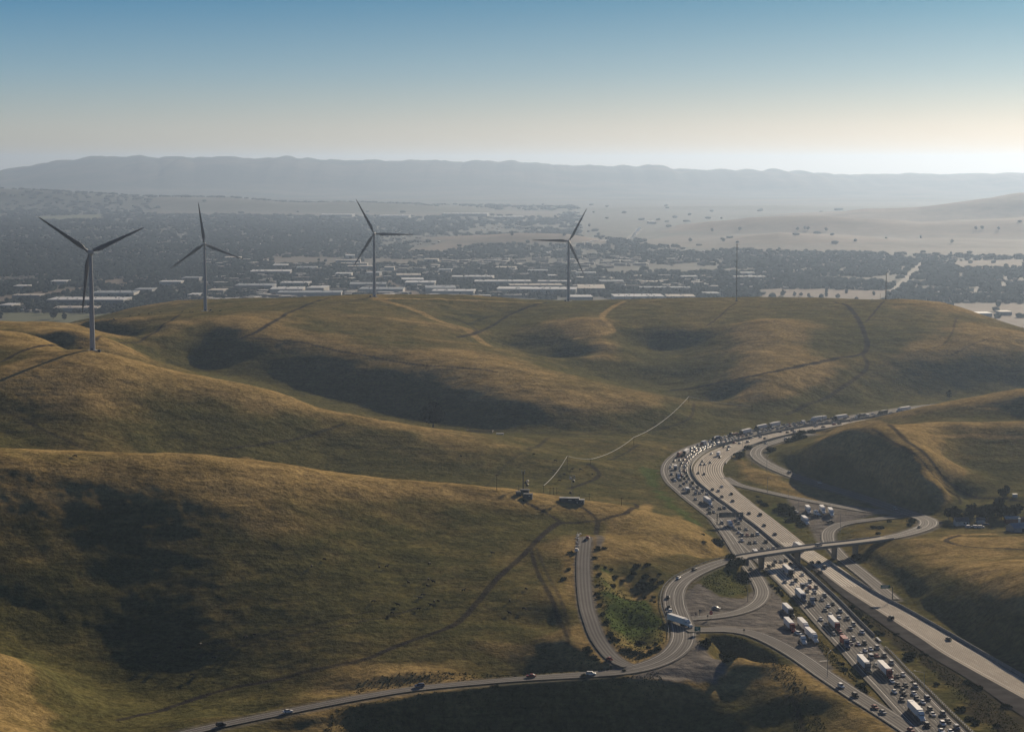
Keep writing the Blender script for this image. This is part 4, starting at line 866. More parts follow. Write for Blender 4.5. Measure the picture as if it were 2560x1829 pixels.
TRUCKS_J=[ # (photo px of the vehicle's middle), kind, cab, box, length, label
((1698,1133),'flat','r','r',13,'dark red flatbed truck leading the dense jam on the bend'),((1714,1130),'semi','k','w',14,'white trailer truck beside the red flatbed at the bend'),
((1688.6,1166),'box','b','w',0,'white box truck in the outermost jammed lane just before the bend'),((1694,1188),'semi','w','k',9,'blue tractor truck with short dark load on the bend of the jam'),
((1760,1105.5),'box','r','w',0,'small white lorry with red cab in the thick of the jam'),((1789,1096.5),'semi','k','b',9,'dark blue covered truck in the far jam'),((1835,1083),'flat','k','k',9,'dark flatbed truck in the far jam ahead of a grey trailer'),
((1858,1080),'semi','k','w',15,'grey sided white roofed trailer truck in the far jam, nearest of that row'),((1877,1071.5),'box','k','t',0,'brown box truck between two long trailer trucks in the far jam'),
((1903,1066),'semi','k','w',15,'white roofed trailer truck just beyond the brown box truck'),((1930,1060),'semi','g','w',15,'white roofed trailer truck, third of the row in the far jam'),
((2028,1046),'semi','w','w',16,'white roofed trailer truck alone in the far jam among cars'),((2097,1042),'semi','k','w',16,'dark fronted trailer truck where the far jam thins out'),
((2157,1036.5),'box','k','g',0,'grey box truck in the farthest part of the jam'),((2210,1031),'semi','k','k',10,'dark trailer truck near the crest in the farthest jam'),((2274,1023.5),'semi','w','w',16,'white trailer truck farthest away, half hidden by the golden hill'),
((1722,1222),'box','k','w',0,'white flatbed with raised sides in the jam above the sign gantry'),((1775,1252),'semi','w','w',13,'white trailer truck midway between the bend and the gantry'),
((1822,1308),'box','w','w',0,'white box truck passing under the sign gantry'),((1846,1291),'box','b','w',0,'white roofed truck with blue front beside the median wall at the gantry'),
((1883,1378),'rv','g','w',0,'white camper truck just behind the overpass'),((1967,1426),'semi','k','w',15,'white roofed trailer truck with dark cab coming out from under the overpass'),
((2003,1486),'semi','b','w',15,'white trailer truck with blue white cab in front of the overpass'),((2026,1498),'bob','s','w',0,'silver tractor unit without trailer beside the blue cab truck'),
((2089,1557),'semi','r','w',16,'white trailer truck with bright red cab in the jam'),((2117,1603),'semi','b','r',8,'short rust red truck with blue cab in the jam'),
((2165,1657),'semi','g','w',16,'white trailer truck with grey cab in the outermost lane near the pale post rail'),((2215,1672),'semi','r','w',16,'white trailer truck with dark maroon cab, a car hidden in its shadow'),
((2291,1775),'semi','w','w',16,'white trailer truck with white blue cab, nearest in the jam')]
# map to the carriageway
def s_off(p,P,S):
    d=(P[:,0]-p[0])**2+(P[:,1]-p[1])**2; i=int(np.argmin(d)); best=None
    for a in (max(i-1,0),min(i,len(P)-2)):
        A_,B_=P[a,:2],P[a+1,:2]; t=np.clip(np.dot(p[:2]-A_,B_-A_)/np.dot(B_-A_,B_-A_),0,1); q=A_+t*(B_-A_); T=(B_-A_)/np.linalg.norm(B_-A_)
        o=np.dot(p[:2]-q,[T[1],-T[0]]); dd=np.linalg.norm(p[:2]-q)
        if best is None or dd<best[0]: best=(dd,S[a]+t*(S[a+1]-S[a]),o)
    return best[1],best[2]
def on(P,S,s,o):
    x=np.interp(s,S,P[:,0]); y=np.interp(s,S,P[:,1]); x2=np.interp(s+1,S,P[:,0]); y2=np.interp(s+1,S,P[:,1]); a=math.atan2(y2-y,x2-x)
    return x+math.sin(a)*o,y-math.cos(a)*o,a
def parse(T):
    out=[]
    for (x0,y0),sc,txt in T:
        for w_ in txt.split():
            a,b=w_[2:].split(','); out.append((w_[0],w_[1],x0+float(a)/sc,y0+float(b)/sc))
    return out
veh=[]
LEN={'c':4.8,'u':4.9,'p':5.7,'v':5.5}
for k,c,px,py in parse(JAM):
    s,o=s_off(at_z(px,py,.75),MED,MS); lane=int(np.argmin([abs(o-l) for l in LANE_L])); veh.append(dict(k=k,c=c,s=s,o=o,lane=lane,L=LEN[k],t=None))
for (px,py),k,cab,bx,tl,lab in TRUCKS_J:
    s,o=s_off(at_z(px,py,2.2),MED,MS); lane=int(np.argmin([abs(o-l) for l in LANE_L])); L={'semi':tl+5.6,'flat':tl+5.6,'box':8.8,'rv':8.4,'bob':8.6}[k]
    veh.append(dict(k=k,c=cab,b=bx,tl=tl,s=s,o=o,lane=lane,L=L,t=lab))
for lane in range(5):
    q=sorted([v for v in veh if v['lane']==lane],key=lambda v:v['s'])
    for it in range(60):
        for a,b in zip(q[:-1],q[1:]):
            need=(a['L']+b['L'])/2+1.6; g_=b['s']-a['s']
            if g_<need:
                mv=(need-g_)/2; fa=1.0 if not a['t'] else .3; fb=1.0 if not b['t'] else .3; a['s']-=mv*2*fa/(fa+fb); b['s']+=mv*2*fb/(fa+fb)
sB=s_off(on(OLD,arclen(OLD),0,0)[:2]*0+np.array([0,0]),MED,MS)[0] if False else None
# arc position of the overpass over the jam
k_=int(np.argmin([s_off(p,MED,MS)[1]**2 if 1150<p[1]<1260 else 1e9 for p in D])); sBr=s_off(D[k_],MED,MS)[0]
sGa=s_off(at_z(1800,1312,0),MED,MS)[0]
ORD=['','first','second','third','fourth','fifth','sixth','seventh','eighth','ninth','tenth','eleventh','twelfth']
def ordn(n):
    return ORD[n] if n<len(ORD) else f'{n}th'
LN=['innermost','second','middle','fourth','outermost']
for lane in range(5):
    q=sorted([v for v in veh if v['lane']==lane],key=lambda v:v['s'])
    near_=[v for v in q if v['s']>sBr]; far_=[v for v in q if v['s']<=sBr][::-1]
    for grp,side in ((near_,'this side of'),(far_,'beyond')):
        for n_,v in enumerate(grp,1):
            if v['t']: v['lab']=v['t']; continue
            nm={'c':'car','u':'tall car','p':'pickup','v':'van'}[v['k']]
            v['lab']=f"{PAINT[v['c']][0]} {nm}, {ordn(n_)} vehicle {side} the overpass in the {LN[lane]} jammed lane"
for v in veh:
    o=.35*v['o']+.65*LANE_L[v['lane']]; o=min(max(o,LANE_L[v['lane']]-.55),LANE_L[v['lane']]+.55)
    x,y,a=on(MED,MS,v['s'],o)
    if v['t']: make_truck(v['k'],v['c'],v['b'],x,y,0,a,v['lab'],'trucks in the traffic jam',tlen=v['tl'] or 16.1)
    else: make_car(v['k'],v['c'],x,y,0,a+random.uniform(-.02,.02),v['lab'],'cars in the traffic jam',lights=y<1450)
# free carriageway, driving away
fv=[]
for k,c,px,py in parse(FREE):
    s,o=s_off(at_z(px,py,.75),RL,arclen(RL)); fv.append([s,o,k,c])
RS=arclen(RL); fv.sort(key=lambda f:f[0])
for a,b in zip(fv[:-1],fv[1:]):
    if b[0]-a[0]<6 and abs(b[1]-a[1])<2.5: b[0]=a[0]+7
sB2=min(fv,key=lambda f:0)[0]; kB=min(range(len(RL)),key=lambda i:abs(RL[i][1]-1215)); sBf=RS[kB]
nf=[f for f in fv if f[0]>sBf]; ff=[f for f in fv if f[0]<=sBf][::-1]
for grp,side in ((nf,'this side of'),(ff,'beyond')):
    for n_,(s,o,k,c) in enumerate(grp,1):
        x,y,a=on(RL,RS,s,o); make_car(k,c,x,y,.01,a+math.pi,f"{PAINT[c][0]} {'tall ' if k=='u' else ''}car, {ordn(n_)} {side} the overpass on the free flowing carriageway",'cars driving away on the free carriageway')
def place_truck(kind,cab,bx,rear,front,label,group=None,z=0.0,tl=16.1,zc=2.2):
    a=at_z(*rear,z+zc); b=at_z(*front,z+zc); m=(a+b)/2; return make_truck(kind,cab,bx,m[0],m[1],z,math.atan2(b[1]-a[1],b[0]-a[0]),label,group,tlen=tl)
s,o=s_off(at_z(1797,1133,1.8),RL,RS); x,y,a=on(RL,RS,s,-12.5 if o>-12.5 else o); x,y,a=on(RL,RS,s,max(min(o,-4),-14)); make_truck('box','w','w',x,y,.01,a+math.pi,'white box truck alone on the bend of the free carriageway','trucks on the free carriageway')
s,o=s_off(at_z(1995,1365,2.0),RL,RS); x,y,a=on(RL,RS,s,max(min(o,-4),-15)); make_truck('semi','w','w',x,y,.01,a+math.pi,'white trailer truck about to go under the overpass on the free carriageway','trucks on the free carriageway',tlen=13)
# trucks parked in the gravel wedge
def zat(p): return float(zt(p[0],p[1])[0])
LOTS=[('semi','k','w',(1957,1506),(1986,1533),'parked white trailer truck with black cab, rearmost in the gravel wedge'),('semi','w','w',(1995,1541),(2024,1570),'parked white trailer truck with white cab, squeezed behind another white cab truck'),
 ('semi','r','w',(1963,1546),(1987,1571),'parked white trailer truck with dark red cab'),('semi','w','w',(2015,1568),(2044,1594),'parked white trailer truck nose to nose with the gore, foremost in the gravel wedge')]
for kd,cb,bx,r_,f_,lb in LOTS:
    a=at_z(*r_,3.2); b=at_z(*f_,3.2); ang=math.atan2(b[1]-a[1],b[0]-a[0]); m=(a+b)/2; z=zat(m)
    make_truck(kd,cb,bx,m[0],m[1],z+.1,ang,lb,'trucks parked in the gravel wedge',tlen=13.5)
a=at_z(1998,1594,1.2); b=at_z(2014,1610,1.2); m=(a+b)/2; make_truck('bob','w','w',m[0],m[1],zat(m)+.1,math.atan2(b[1]-a[1],b[0]-a[0]),'white tractor unit with bare frame rails parked on gravel','trucks parked in the gravel wedge')
p=at_z(1996.5,1583,1.2); make_car('u','w',p[0],p[1],zat(p)+.05,R(-60),'white car parked on gravel behind the bare tractor unit')
p=at_z(1791,1521,2.5); make_car('c','s',p[0],p[1],zat(p)+.05,R(-35),'silver car alone on the gravel inside the loop')
# west lot
W_=[('semi','w','w',(2014,1264),(2027,1281),9,'white box trailer truck parked at the back of the far lot'),('semi','w','w',(2003,1286),(2024,1303),10,'white trailer truck with blue cab parked nearest the free carriageway'),
 ('semi','w','w',(2050,1267),(2063,1283),9,'white trailer truck, middle one of the far lot'),('semi','w','w',(2070,1272),(2085,1290),9,'white trailer truck, rightmost of the far lot')]
for kd,cb,bx,r_,f_,tl,lb in W_:
    a=at_z(*r_,3.6); b=at_z(*f_,3.6); m=(a+b)/2; make_truck(kd,cb,bx,m[0],m[1],zat(m)+.08,math.atan2(b[1]-a[1],b[0]-a[0]),lb,'trucks parked in the far lot',tlen=tl)
p=at_z(2035.5,1285,2); make_truck('bob','w','w',p[0],p[1],zat(p)+.08,R(-52),'white tractor unit parked between trailer trucks in the far lot','trucks parked in the far lot')
p=at_z(2076,1303,2); make_car('p','k',p[0],p[1],zat(p)+.05,R(20),'black pickup parked apart on the gravel of the far lot')
for q,c,lb in (((1981.5,1270),'k','black car at the edge of the far lot beside the bushes'),((1990,1278),'w','white car at the edge of the far lot beside the bushes')):
    p=at_z(*q,1.5); make_car('c',c,p[0],p[1],zat(p)+.05,R(-60),lb)
# vehicles on the side roads
def on_line(P,px,py,off,rev=False,zc=.8):
    q=np.array([proj((p[0],p[1],p[2]+zc)) for p in P]); i=int(np.argmin(np.hypot(q[:,0]-px,q[:,1]-py))); i=min(max(i,1),len(P)-2)
    T=P[i+1]-P[i-1]; a=math.atan2(T[1],T[0]); x=P[i][0]+math.sin(a)*off; y=P[i][1]-math.cos(a)*off; return x,y,P[i][2]+.05,(a+math.pi if rev else a)
SIDEV=[('c','w',OLD,710,1777,1.8,0,'white car on the dark country road, lower left'),('u','k',OLD,543,1808,1.8,0,'black car on the country road at the frame bottom, farthest left'),('u','b',OLD,1055,1714,-1.8,1,'dark blue tall car on the country road under the dark slope'),
 ('c','r',OLD,1323,1690,-1.8,1,'red car on the country road below the grazing hill'),('u','w',OLD,1480,1683,1.8,0,'white car on the country road just before the dead end junction'),
 ('c','k',OLD,1672,1489,-3.2,0,'black car on the outer lane of the climbing curve, second of the queue'),('u','w',OLD,1676,1529,-3.6,0,'white car right behind the big truck on the curve'),('c','k',OLD,1675,1521,-3.4,0,'black car between the white car and the curve guard rail'),
 ('c','w',OLD,1714,1445,-3.2,0,'white car on the curve below the overpass approach'),('c','k',OLD,1750,1427,-3.2,0,'black car at the start of the overpass approach'),('u','s',OLD,2042,1372,0,0,'silver tall car crossing the overpass'),
 ('c','k',OLD,2306,1313,-2,1,'black car on the curve past the overpass'),('c','s',OLD,1925,1125,-2,0,'silver car on the frontage road at its hairpin'),('u','s',OLD,1965,1185,2,0,'silver tall car on the frontage road below the shaded cut'),('c','w',OLD,2045,1208,2,0,'white car in the shade of the steep cut'),
 ('u','s',OLD,2242,1270,-2,1,'silver car in the shade where the frontage road meets the ramps'),('c','w',OLD,1962,1111,2,1,'white car on the frontage road behind the hill tip'),
 ('c','r',ENTRY_E,2193,1756,.8,0,'dark red car on the entry ramp'),('u','w',ENTRY_E,2115,1701,1.2,0,'white tall car, first on the entry ramp'),('u','k',ENTRY_E,2149,1727,1.2,0,'black car on the entry ramp behind the white tall car'),('c','s',ENTRY_E,2218,1773,.8,0,'silver car on the entry ramp between two red cars'),('c','r',ENTRY_E,2277,1817,.5,0,'maroon car on the entry ramp, lowest in the frame'),
 ('u','r',STUB,1478,1346,1.5,0,'red car at the end of the dead end road'),('u','w',STUB,1452,1375,-4.2,0,'white car parked at the left edge of the dead end road'),('c','r',STUB,1536,1650,-3.0,0,'dark red car waiting at the foot of the dead end road'),
 ('c','s',EXIT_E,1871,1427,0,0,'silver car on the exit ramp in the overpass shade')]
for k,c,P,px,py,off,rev,lb in SIDEV:
    x,y,z,a=on_line(P,px,py,off,rev); 
    if P is OLD and B0<=int(np.argmin(np.hypot(P[:,0]-x,P[:,1]-y)))<=B1: z+=.05
    make_car(k,c,x,y,z,a,lb)
x,y,z,a=on_line(OLD,1706,1552,-1.0,0,2.0); make_truck('semi','w','w',x,y,z,R(-58),'large white trailer truck turning across the curve toward the gravel wedge',tlen=13.6)
# ------------------------------------------------------------------ wind turbines
M_TURB=simple('white_turbine_paint',(.40,.42,.45),.5,var=.04,scale=.05); M_BLADE=simple('pale_grey_blade',(.13,.14,.16),.5,var=.04)
def lathe(b,prof,n=20,mi=0,c=(0,0)):
    vs=[];k=len(prof)
    for r,z in prof:
        for j in range(n): t=2*math.pi*j/n; vs.append((c[0]+r*math.cos(t),c[1]+r*math.sin(t),z))
    fs=[(i*n+j,i*n+(j+1)%n,(i+1)*n+(j+1)%n,(i+1)*n+j) for i in range(k-1) for j in range(n)]
    b.add(vs,fs,mi); b.add([],[],mi); return b
tw=MB(); lathe(tw,[(2.15,-1.5),(2.15,0),(2.05,12),(1.9,30),(1.65,52),(1.35,72),(1.25,78.3)],24); TW=tw.mesh('tower',M_TURB,True)
nb=MB(); loft(nb,[(-4.2,-1.2,1.3,1.2),(-3.9,-1.7,1.8,1.7),(2.0,-1.7,1.9,1.75),(4.6,-1.4,1.6,1.5),(5.0,-1.0,1.2,1.1)],ch=.35); nb.box((3.6,0,2.1),(.9,1.2,.5)); NAC=nb.mesh('nacelle',M_TURB)
hb=MB(); hb.tube((0,0,0),(1.2,0,0),1.55,1.7,16); hb.tube((1.2,0,0),(2.4,0,0),1.7,1.25,16); hb.tube((2.4,0,0),(3.1,0,0),1.25,.35,16); HUB=hb.mesh('hub',M_BLADE)
def blade_mesh():
    b=MB(); st=[(1.2,.95,.95,0),(4,.98,.9,.1),(8,1.75,.55,.22),(11,1.95,.40,.22),(20,1.5,.28,.15),(32,1.05,.18,.08),(42,.72,.11,.03),(48,.42,.06,0),(50,.12,.03,0)]
    n=10; vs=[]
    for r,c,t,tw_ in st:
        for k in range(n):
            a=2*math.pi*k/n; y=c*math.cos(a)-c*.25*(r>5); x=t*math.sin(a)*(1 if math.cos(a)>0 else .7); ca,sa=math.cos(tw_),math.sin(tw_); vs.append((x*ca+y*sa,-x*sa+y*ca,r))
    fs=[(i*n+k,i*n+(k+1)%n,(i+1)*n+(k+1)%n,(i+1)*n+k) for i in range(len(st)-1) for k in range(n)]+[tuple(range(n)),tuple((len(st)-1)*n+k for k in range(n))]
    b.add(vs,fs); return b.mesh('blade',M_BLADE,True)
BL=blade_mesh(); TBX=MB().box((0,0,.9),(2.4,2.2,2.0)).mesh('transformer_box',M_DARK)
TUR=[((231.5,874),(224,628),12,(-54.4,66.8,187.5),'nearest and largest wind turbine, leftmost, one blade crossing behind its tower',1620,(248,876)),
 ((513.5,778),(509.6,611),3,(-7.2,111.6,-125.8),'wind turbine with one blade pointing almost straight up, second from the left',2385,(527,779)),
 ((936,740),(934.3,582),-3,(-27.6,91.3,212.5),'wind turbine with one blade level to the right, above the longest ridge',2536,(926,741)),
 ((1421,754),(1422,604),-6,(28.4,-88.7,155.3),'wind turbine with one blade level to the left, rightmost',2670,(1413,755))]
for (bx,by),(hx,hy),yaw,angs,lab,Y,bxp in TUR:
    p=at_y(bx,by,Y); z=zat(p); e=empty('wind_turbine',(p[0],p[1],z)); tag(e,lab,'wind turbine','wind turbines on the ridges')
    link('tower',TW,e)
    az=math.atan2(p[0],p[1]); hd=math.pi/2-az+R(yaw)      # rotor on the far side of the tower
    nc=link('nacelle',NAC,e); nc.location=(0,0,80); nc.rotation_euler[2]=hd+math.pi
    h_=link('hub',HUB,e); h_.location=(4.2*math.cos(hd),4.2*math.sin(hd),80); h_.rotation_euler[2]=hd
    for a in angs:
        bl=link('blade',BL,e); bl.location=(5.4*math.cos(hd),5.4*math.sin(hd),80)
        # seen from the camera the blade leans a degrees clockwise from straight up
        bl.rotation_euler=(Matrix.Rotation(hd,4,'Z')@Matrix.Rotation(R(a),4,'X').inverted()@Matrix.Identity(4)).to_euler() if False else (Matrix.Rotation(hd,4,'Z')@Matrix.Rotation(R(a),4,'X')).to_euler()
    MB().box((0,-2.2,1.2),(1.1,.15,2.2)).build('door',M_DARK,e)
    MB().box((0,0,.1),(9,9,.5)).build('foundation',M_WALLC,e)
    q=at_y(bxp[0],bxp[1],Y-4); t=link('transformer_box',TBX); t.location=(q[0],q[1],zat(q)-.1); tag(t,'small dark transformer cabinet at the foot of '+{1620:'the nearest wind turbine',2385:'the second wind turbine from the left',2536:'the third wind turbine from the left',2670:'the rightmost wind turbine'}[Y],'transformer box')
# ------------------------------------------------------------------ vegetation
def m_leaf(name,c1,c2):
    m,nt,b=mat(name); oi=nt.nodes.new('ShaderNodeObjectInfo'); nz=noise(nt,.9,3)
    c=mixc(nt,c1,c2,rng_(nt,nz,.35,.65)); v=nt.nodes.new('ShaderNodeVectorMath'); v.operation='SCALE'; nt.links.new(c,v.inputs[0]); nt.links.new(rng_(nt,oi.outputs['Random'],0,1,.75,1.25),v.inputs[3])
    nt.links.new(v.outputs[0],b.inputs['Base Color']); b.inputs['Roughness'].default_value=.7; b.inputs['Specular IOR Level'].default_value=0.0; return m
M_LEAF=m_leaf('dark_scrub_leaves',(.022,.032,.012),(.045,.055,.020)); M_OAK=m_leaf('tree_leaves',(.006,.011,.007),(.015,.022,.011)); M_BARK=simple('bark',(.06,.045,.035),.9)
def crown(b,blobs,n,size,seed,mi=0):
    r=random.Random(seed)
    vol=[bb[3]*bb[4]*bb[5] for bb in blobs]
    for i in range(n):
        cx,cy,cz,rx,ry,rz_=r.choices(blobs,vol)[0]
        while True:
            x,y,z=r.uniform(-1,1),r.uniform(-1,1),r.uniform(-1,1); d=x*x+y*y+z*z
            if .25<d<1: break
        p=Vector((cx+x*rx,cy+y*ry,cz+z*rz_)); s=size*r.uniform(.5,1.25); nn=Vector((x+r.uniform(-.7,.7),y+r.uniform(-.7,.7),z+r.uniform(-.4,.9))).normalized(); q=nn.to_track_quat('Z','Y')
        a=r.uniform(0,6.28); pts=[]
        for k,(u,v_) in enumerate(((1,0),(.2,.8),(-1,.1),(-.1,-.9))):
            uu_,vv_=u*math.cos(a)-v_*math.sin(a),u*math.sin(a)+v_*math.cos(a); pts.append(p+q@Vector((uu_*s,vv_*s,r.uniform(-.25,.25)*s)))
        b.add(pts,[(0,1,2),(0,2,3)],mi)
def bush_mesh(seed,n=260):
    r=random.Random(seed); b=MB(); bl=[(r.uniform(-.55,.55),r.uniform(-.55,.55),r.uniform(.25,.5),r.uniform(.45,.7),r.uniform(.45,.7),r.uniform(.3,.5)) for _ in range(5)]
    crown(b,bl,n,.17,seed); return b.mesh('bush',M_LEAF)
BU=[bush_mesh(i) for i in range(6)]
def bush(p,s,label,group,name='bush',h=1.0):
    
    q=np.array(p[:3],float); k_=0
    while rdist(q[0],q[1])<s*.55+.6 and k_<14:      # keep bushes off the carriageways
        h0=rdist(q[0],q[1]); best=max(((rdist(q[0]+dx,q[1]+dy),dx,dy) for dx,dy in ((2.5,0),(-2.5,0),(0,3),(0,-3))),key=lambda t:t[0]); q[0]+=best[1]; q[1]+=best[2]; k_+=1
        if best[0]<=h0 and k_>6: break
    p=q
    o=link(name,random.choice(BU)); o.location=(p[0],p[1],zat(p)-.15); s*=.72 if not group or ('slope above' not in group and 'dead end' not in group and 'green bowl' not in group) else .52; o.scale=(s,s,s*h); o.rotation_euler[2]=random.uniform(0,6.28); tag(o,label,'bush',group); return o
def tree_mesh(seed,H,W,n,sz):
    r=random.Random(seed); cr=MB(); bl=[]
    for k in range(9):
        a=r.uniform(0,6.28); rad=W*.30*r.random()**.5; bl.append((rad*math.cos(a),rad*math.sin(a),H*r.uniform(.36,.78),W*r.uniform(.18,.28),W*r.uniform(.18,.28),H*r.uniform(.12,.20)))
    bl.append((0,0,H*.84,W*.2,W*.2,H*.14)); bl.append((W*.1,0,H*.30,W*.33,W*.33,H*.14))
    crown(cr,bl,n,sz,seed); t=MB(); t.tube((0,0,-1),(0,0,H*.35),W*.035,W*.022,8)
    for k in range(6):
        a=k*1.05+r.random(); t.tube((0,0,H*r.uniform(.15,.33)),(W*.28*math.cos(a),W*.28*math.sin(a),H*r.uniform(.45,.7)),W*.014,W*.004,6)
    return cr.mesh('crown',M_OAK),t.mesh('trunk',M_BARK)
def tree(p,meshes,s,label,group=None):
    e=empty('tree',(p[0],p[1],zat(p)),random.uniform(0,6)); tag(e,label,'tree',group)
    for n_,m_ in zip(('crown','trunk'),meshes): o=link(n_,m_,e); o.scale=(s,s,s)
    return e
big=tree_mesh(3,23,25,8500,.85); p=at_y(1083,1069,1742); tree(p,big,1.0,'large lone dark tree in the shaded valley behind the middle hill')
TM=[tree_mesh(10+i,9,9,900,.55) for i in range(3)]
G='bushes on the slope above the curve'
B1_='dark bush on the dry slope between the dead end road and the curve'
z6=lambda x,y: (1600+x/4.06,1300+y/4.06)
for x,y,s in ((45,590,5),(130,625,5),(110,700,6),(60,660,4),(20,710,3),(135,790,3),(45,790,2.5),(110,820,2.2),(150,835,2),(255,640,4),(70,470,3.5),(200,560,2.5),(160,690,3.5)):
    bush(hit(*z6(x,y)),s,B1_,G)
z4=lambda x,y:(1000+x/2.804,1250+y/2.804)
for x,y,s in ((1630,520,4.5),(1665,465,4),(1735,460,3.5),(1720,540,5),(1675,600,5),(1755,630,4),(1490,610,4.2),(1565,575,3),(1510,550,4),(1480,490,2.5),(1440,475,2.5),(1715,690,2.5),(1660,660,2.8),(1780,685,2.5),(1625,628,2),(1400,520,3)):
    bush(hit(*z4(x,y)),s,B1_,G)
for (x,y,s) in ((1385,350,3.5),(1355,340,3),(1435,340,3),(1365,410,3),(1350,470,3),(1360,530,3.2),(1355,600,3),(1385,660,3.5),(1395,690,3),(1370,740,3.5),(1390,800,3.5),(1410,860,3.5),(1440,940,4),(1490,975,4),(1530,985,3)):
    bush(hit(*z4(x,y)),s,'dark bush in the row along the right edge of the dead end road','bushes beside the dead end road')
for (x,y,s) in ((1190,375,2.6),(1148,558,3),(1180,490,2.2),(1350,1050,3),(1430,1100,2.5),(1450,1120,2.5),(1370,1060,2.2)):
    bush(hit(*z4(x,y)),s,'low bush on the bank left of the dead end road','bushes on the left bank')
for (x,y,s) in ((1680,1010,4.5),(1795,1015,3),(1640,1075,4),(1600,1065,4),(1560,1060,3.5),(1700,1090,4),(1760,1070,4),(1810,1050,3.5),(1840,1050,4),(1740,1040,3)):
    bush(hit(*z4(x,y)),s,'dark bush at the foot of the green bowl inside the road bend','bushes at the foot of the green bowl')
for (x,y,s) in ((1030,1255,2.6),(1310,1230,2),(660,1300,3),(800,1290,1.8)):
    bush(hit(*z4(x,y)),s,'small bush on the lower verge of the country road','bushes along the country road')
for (x,y,s) in ((820,245,6),(790,255,4.5),(860,265,4.5),(640,150,2),(645,225,2.2),(855,225,3),(665,455,0.01),(560,1395,2.2),(650,1450,4),(690,1480,4)):
    if s>1 and y<300: bush(hit(*z6(x,y)),s,'dark bush on the golden slope beside the jam above the overpass','bushes on the golden slope')
for x,y,s in ((850,520,6),(900,530,7),(960,545,6),(1010,560,5),(870,560,5),(1070,600,4),(930,500,5),(1050,570,4)):
    bush(at_z(*z6(x,y),1.5),s,'dark bush in the clump inside the loop at the foot of the overpass','bushes inside the loop')
bush(at_z(*z6(605,1248),3),5.5,'single round dark bush at the mouth of the entry ramp','') ['group']='round bush'
for x,y,s in ((850,1400,4),(900,1420,4.5),(940,1410,3.5),(820,1385,3),(880,1440,4),(1330,1400,2)):
    bush(hit(*z6(x,y)),s,'low dark bush on the bank behind the gravel turnout','bushes behind the turnout')
for x,y,s in ((1390,680,3.2),(1420,720,3.2),(1440,740,2.4),(1370,640,2.4)):
    bush(at_z(*z6(x,y),1),s,'bush on the narrow verge between the gravel wedge and the jam','bushes on the narrow verge')
T=lambda x,y:(2120+x/Z1,1560+y/Z1)
for x,y,s in ((1740,900,5.5),(1360,240,2.2),(820,190,2.5),(860,260,2),(1570,670,1.2),(1870,820,1.4),(2090,810,1.6),(2230,820,1.8),(2120,730,1.2),(1820,780,1.2),(1920,770,1.2)):
    bush(at_z(*T(x,y),.5),s,'dark shrub on the brown median strip between the carriageways','shrubs on the median strip')
T=lambda x,y:(2160+x/3.785,1400+y/3.785)
for x,y,s in ((970,1150,3),(1010,1170,2.6),(1040,1185,2.4),(1080,1210,3.4),(690,1160,2.2),(910,1400,3.6),(1010,1490,3.2),(1055,1525,3),(1345,1375,3.4),(1250,1560,2.4),(630,950,1.5)):
    bush(at_z(*T(x,y),.5),s,'dark shrub on the brown median strip between the carriageways','shrubs on the median strip')
T=lambda x,y:(2020+x/Z1,1480+y/Z1)
for x,y,s in ((1230,400,3),(1300,480,2),(1400,560,2.4),(1500,600,2),(1450,690,2.4),(1600,760,2.6),(1700,830,2.6),(1780,930,2.2),(1950,1100,2.6),(2100,1160,2.4)):
    bush(at_z(*T(x,y),.5),s,'bush growing right behind the median wall','bushes behind the median wall')
T=lambda x,y:(2040+x/Z1,1640+y/Z1)
for x,y,s in ((745,170,1.8),(970,335,2.4),(1400,790,2.4),(1500,760,2.4),(1600,850,2.6),(1700,930,2.4),(1800,1020,2.2),(1650,700,1.8),(950,140,1.6)):
    bush(at_z(*T(x,y),.5),s,'bush on the verge between the jam and the entry ramp','bushes beside the entry ramp')
T=lambda x,y:(1840+x/8.742,1200+y/8.742)
for x,y,s in ((360,440,4),(420,490,4.5),(560,520,3.5),(1000,560,6),(950,640,6),(1060,600,6),(1150,640,6),(1100,700,6),(1200,720,6),(1020,700,5),(1280,790,5.5),(1350,840,5),(1240,850,5),(1100,860,4.5),(1380,920,4),(880,640,4.5),(460,330,2.6)):
    bush(at_z(*T(x,y),1),s,'dark bush in the thicket beside the far truck lot','thicket beside the far lot',h=.75)
T=lambda x,y:(1740+x/Z1,1040+y/Z1)
for x,y,s in ((1260,1120,7),(1680,990,7),(1580,905,5.5),(1200,1100,4)): bush(at_z(*T(x,y),1),s,'round dark bush on the strip inside the freeway bend','bushes inside the bend')
T=lambda x,y:(1900+x/Z1,1000+y/Z1)
for x,y,s in ((650,1140,9),(560,1190,6),(730,1160,6),(900,1080,6),(1010,1060,6),(1140,990,6),(1440,900,6),(1480,930,5),(850,960,5)): bush(at_z(*T(x,y),1),s,'dark bush beside the frontage road behind the golden hill tip','bushes beside the frontage road')
T=lambda x,y:(2060+x/3.608,950+y/3.608)
for x,y,s in ((450,1335,3.5),(510,1350,3.5),(780,1310,4),(800,1290,4),(770,1340,3.4),(490,1435,2.5),(590,1290,2.5),(260,1560,5),(310,1570,5),(215,1560,4)): bush(at_z(*T(x,y),3),s,'dark bush on the golden patch beside the far curve','bushes beside the far curve')
T=lambda x,y:(2360+x/Z1,1240+y/Z1)
for x,y,s in ((300,620,1.2),(380,560,1.0),(700,760,1.25),(820,720,1.1),(1000,520,1.0),(1150,500,1.2),(1250,680,1.2),(1500,760,1.2),(1620,740,1.3),(1750,730,1.1),(1950,740,1.2),(120,780,.9),(1350,560,1.0),(2100,700,1.0)):
    p=at_y(T(x,y)[0],T(x,y)[1]+4.5*s+5,1275+random.uniform(-6,18)); tree(p,random.choice(TM),s*.95,'dark tree around the farmstead at the right edge','farmstead trees')
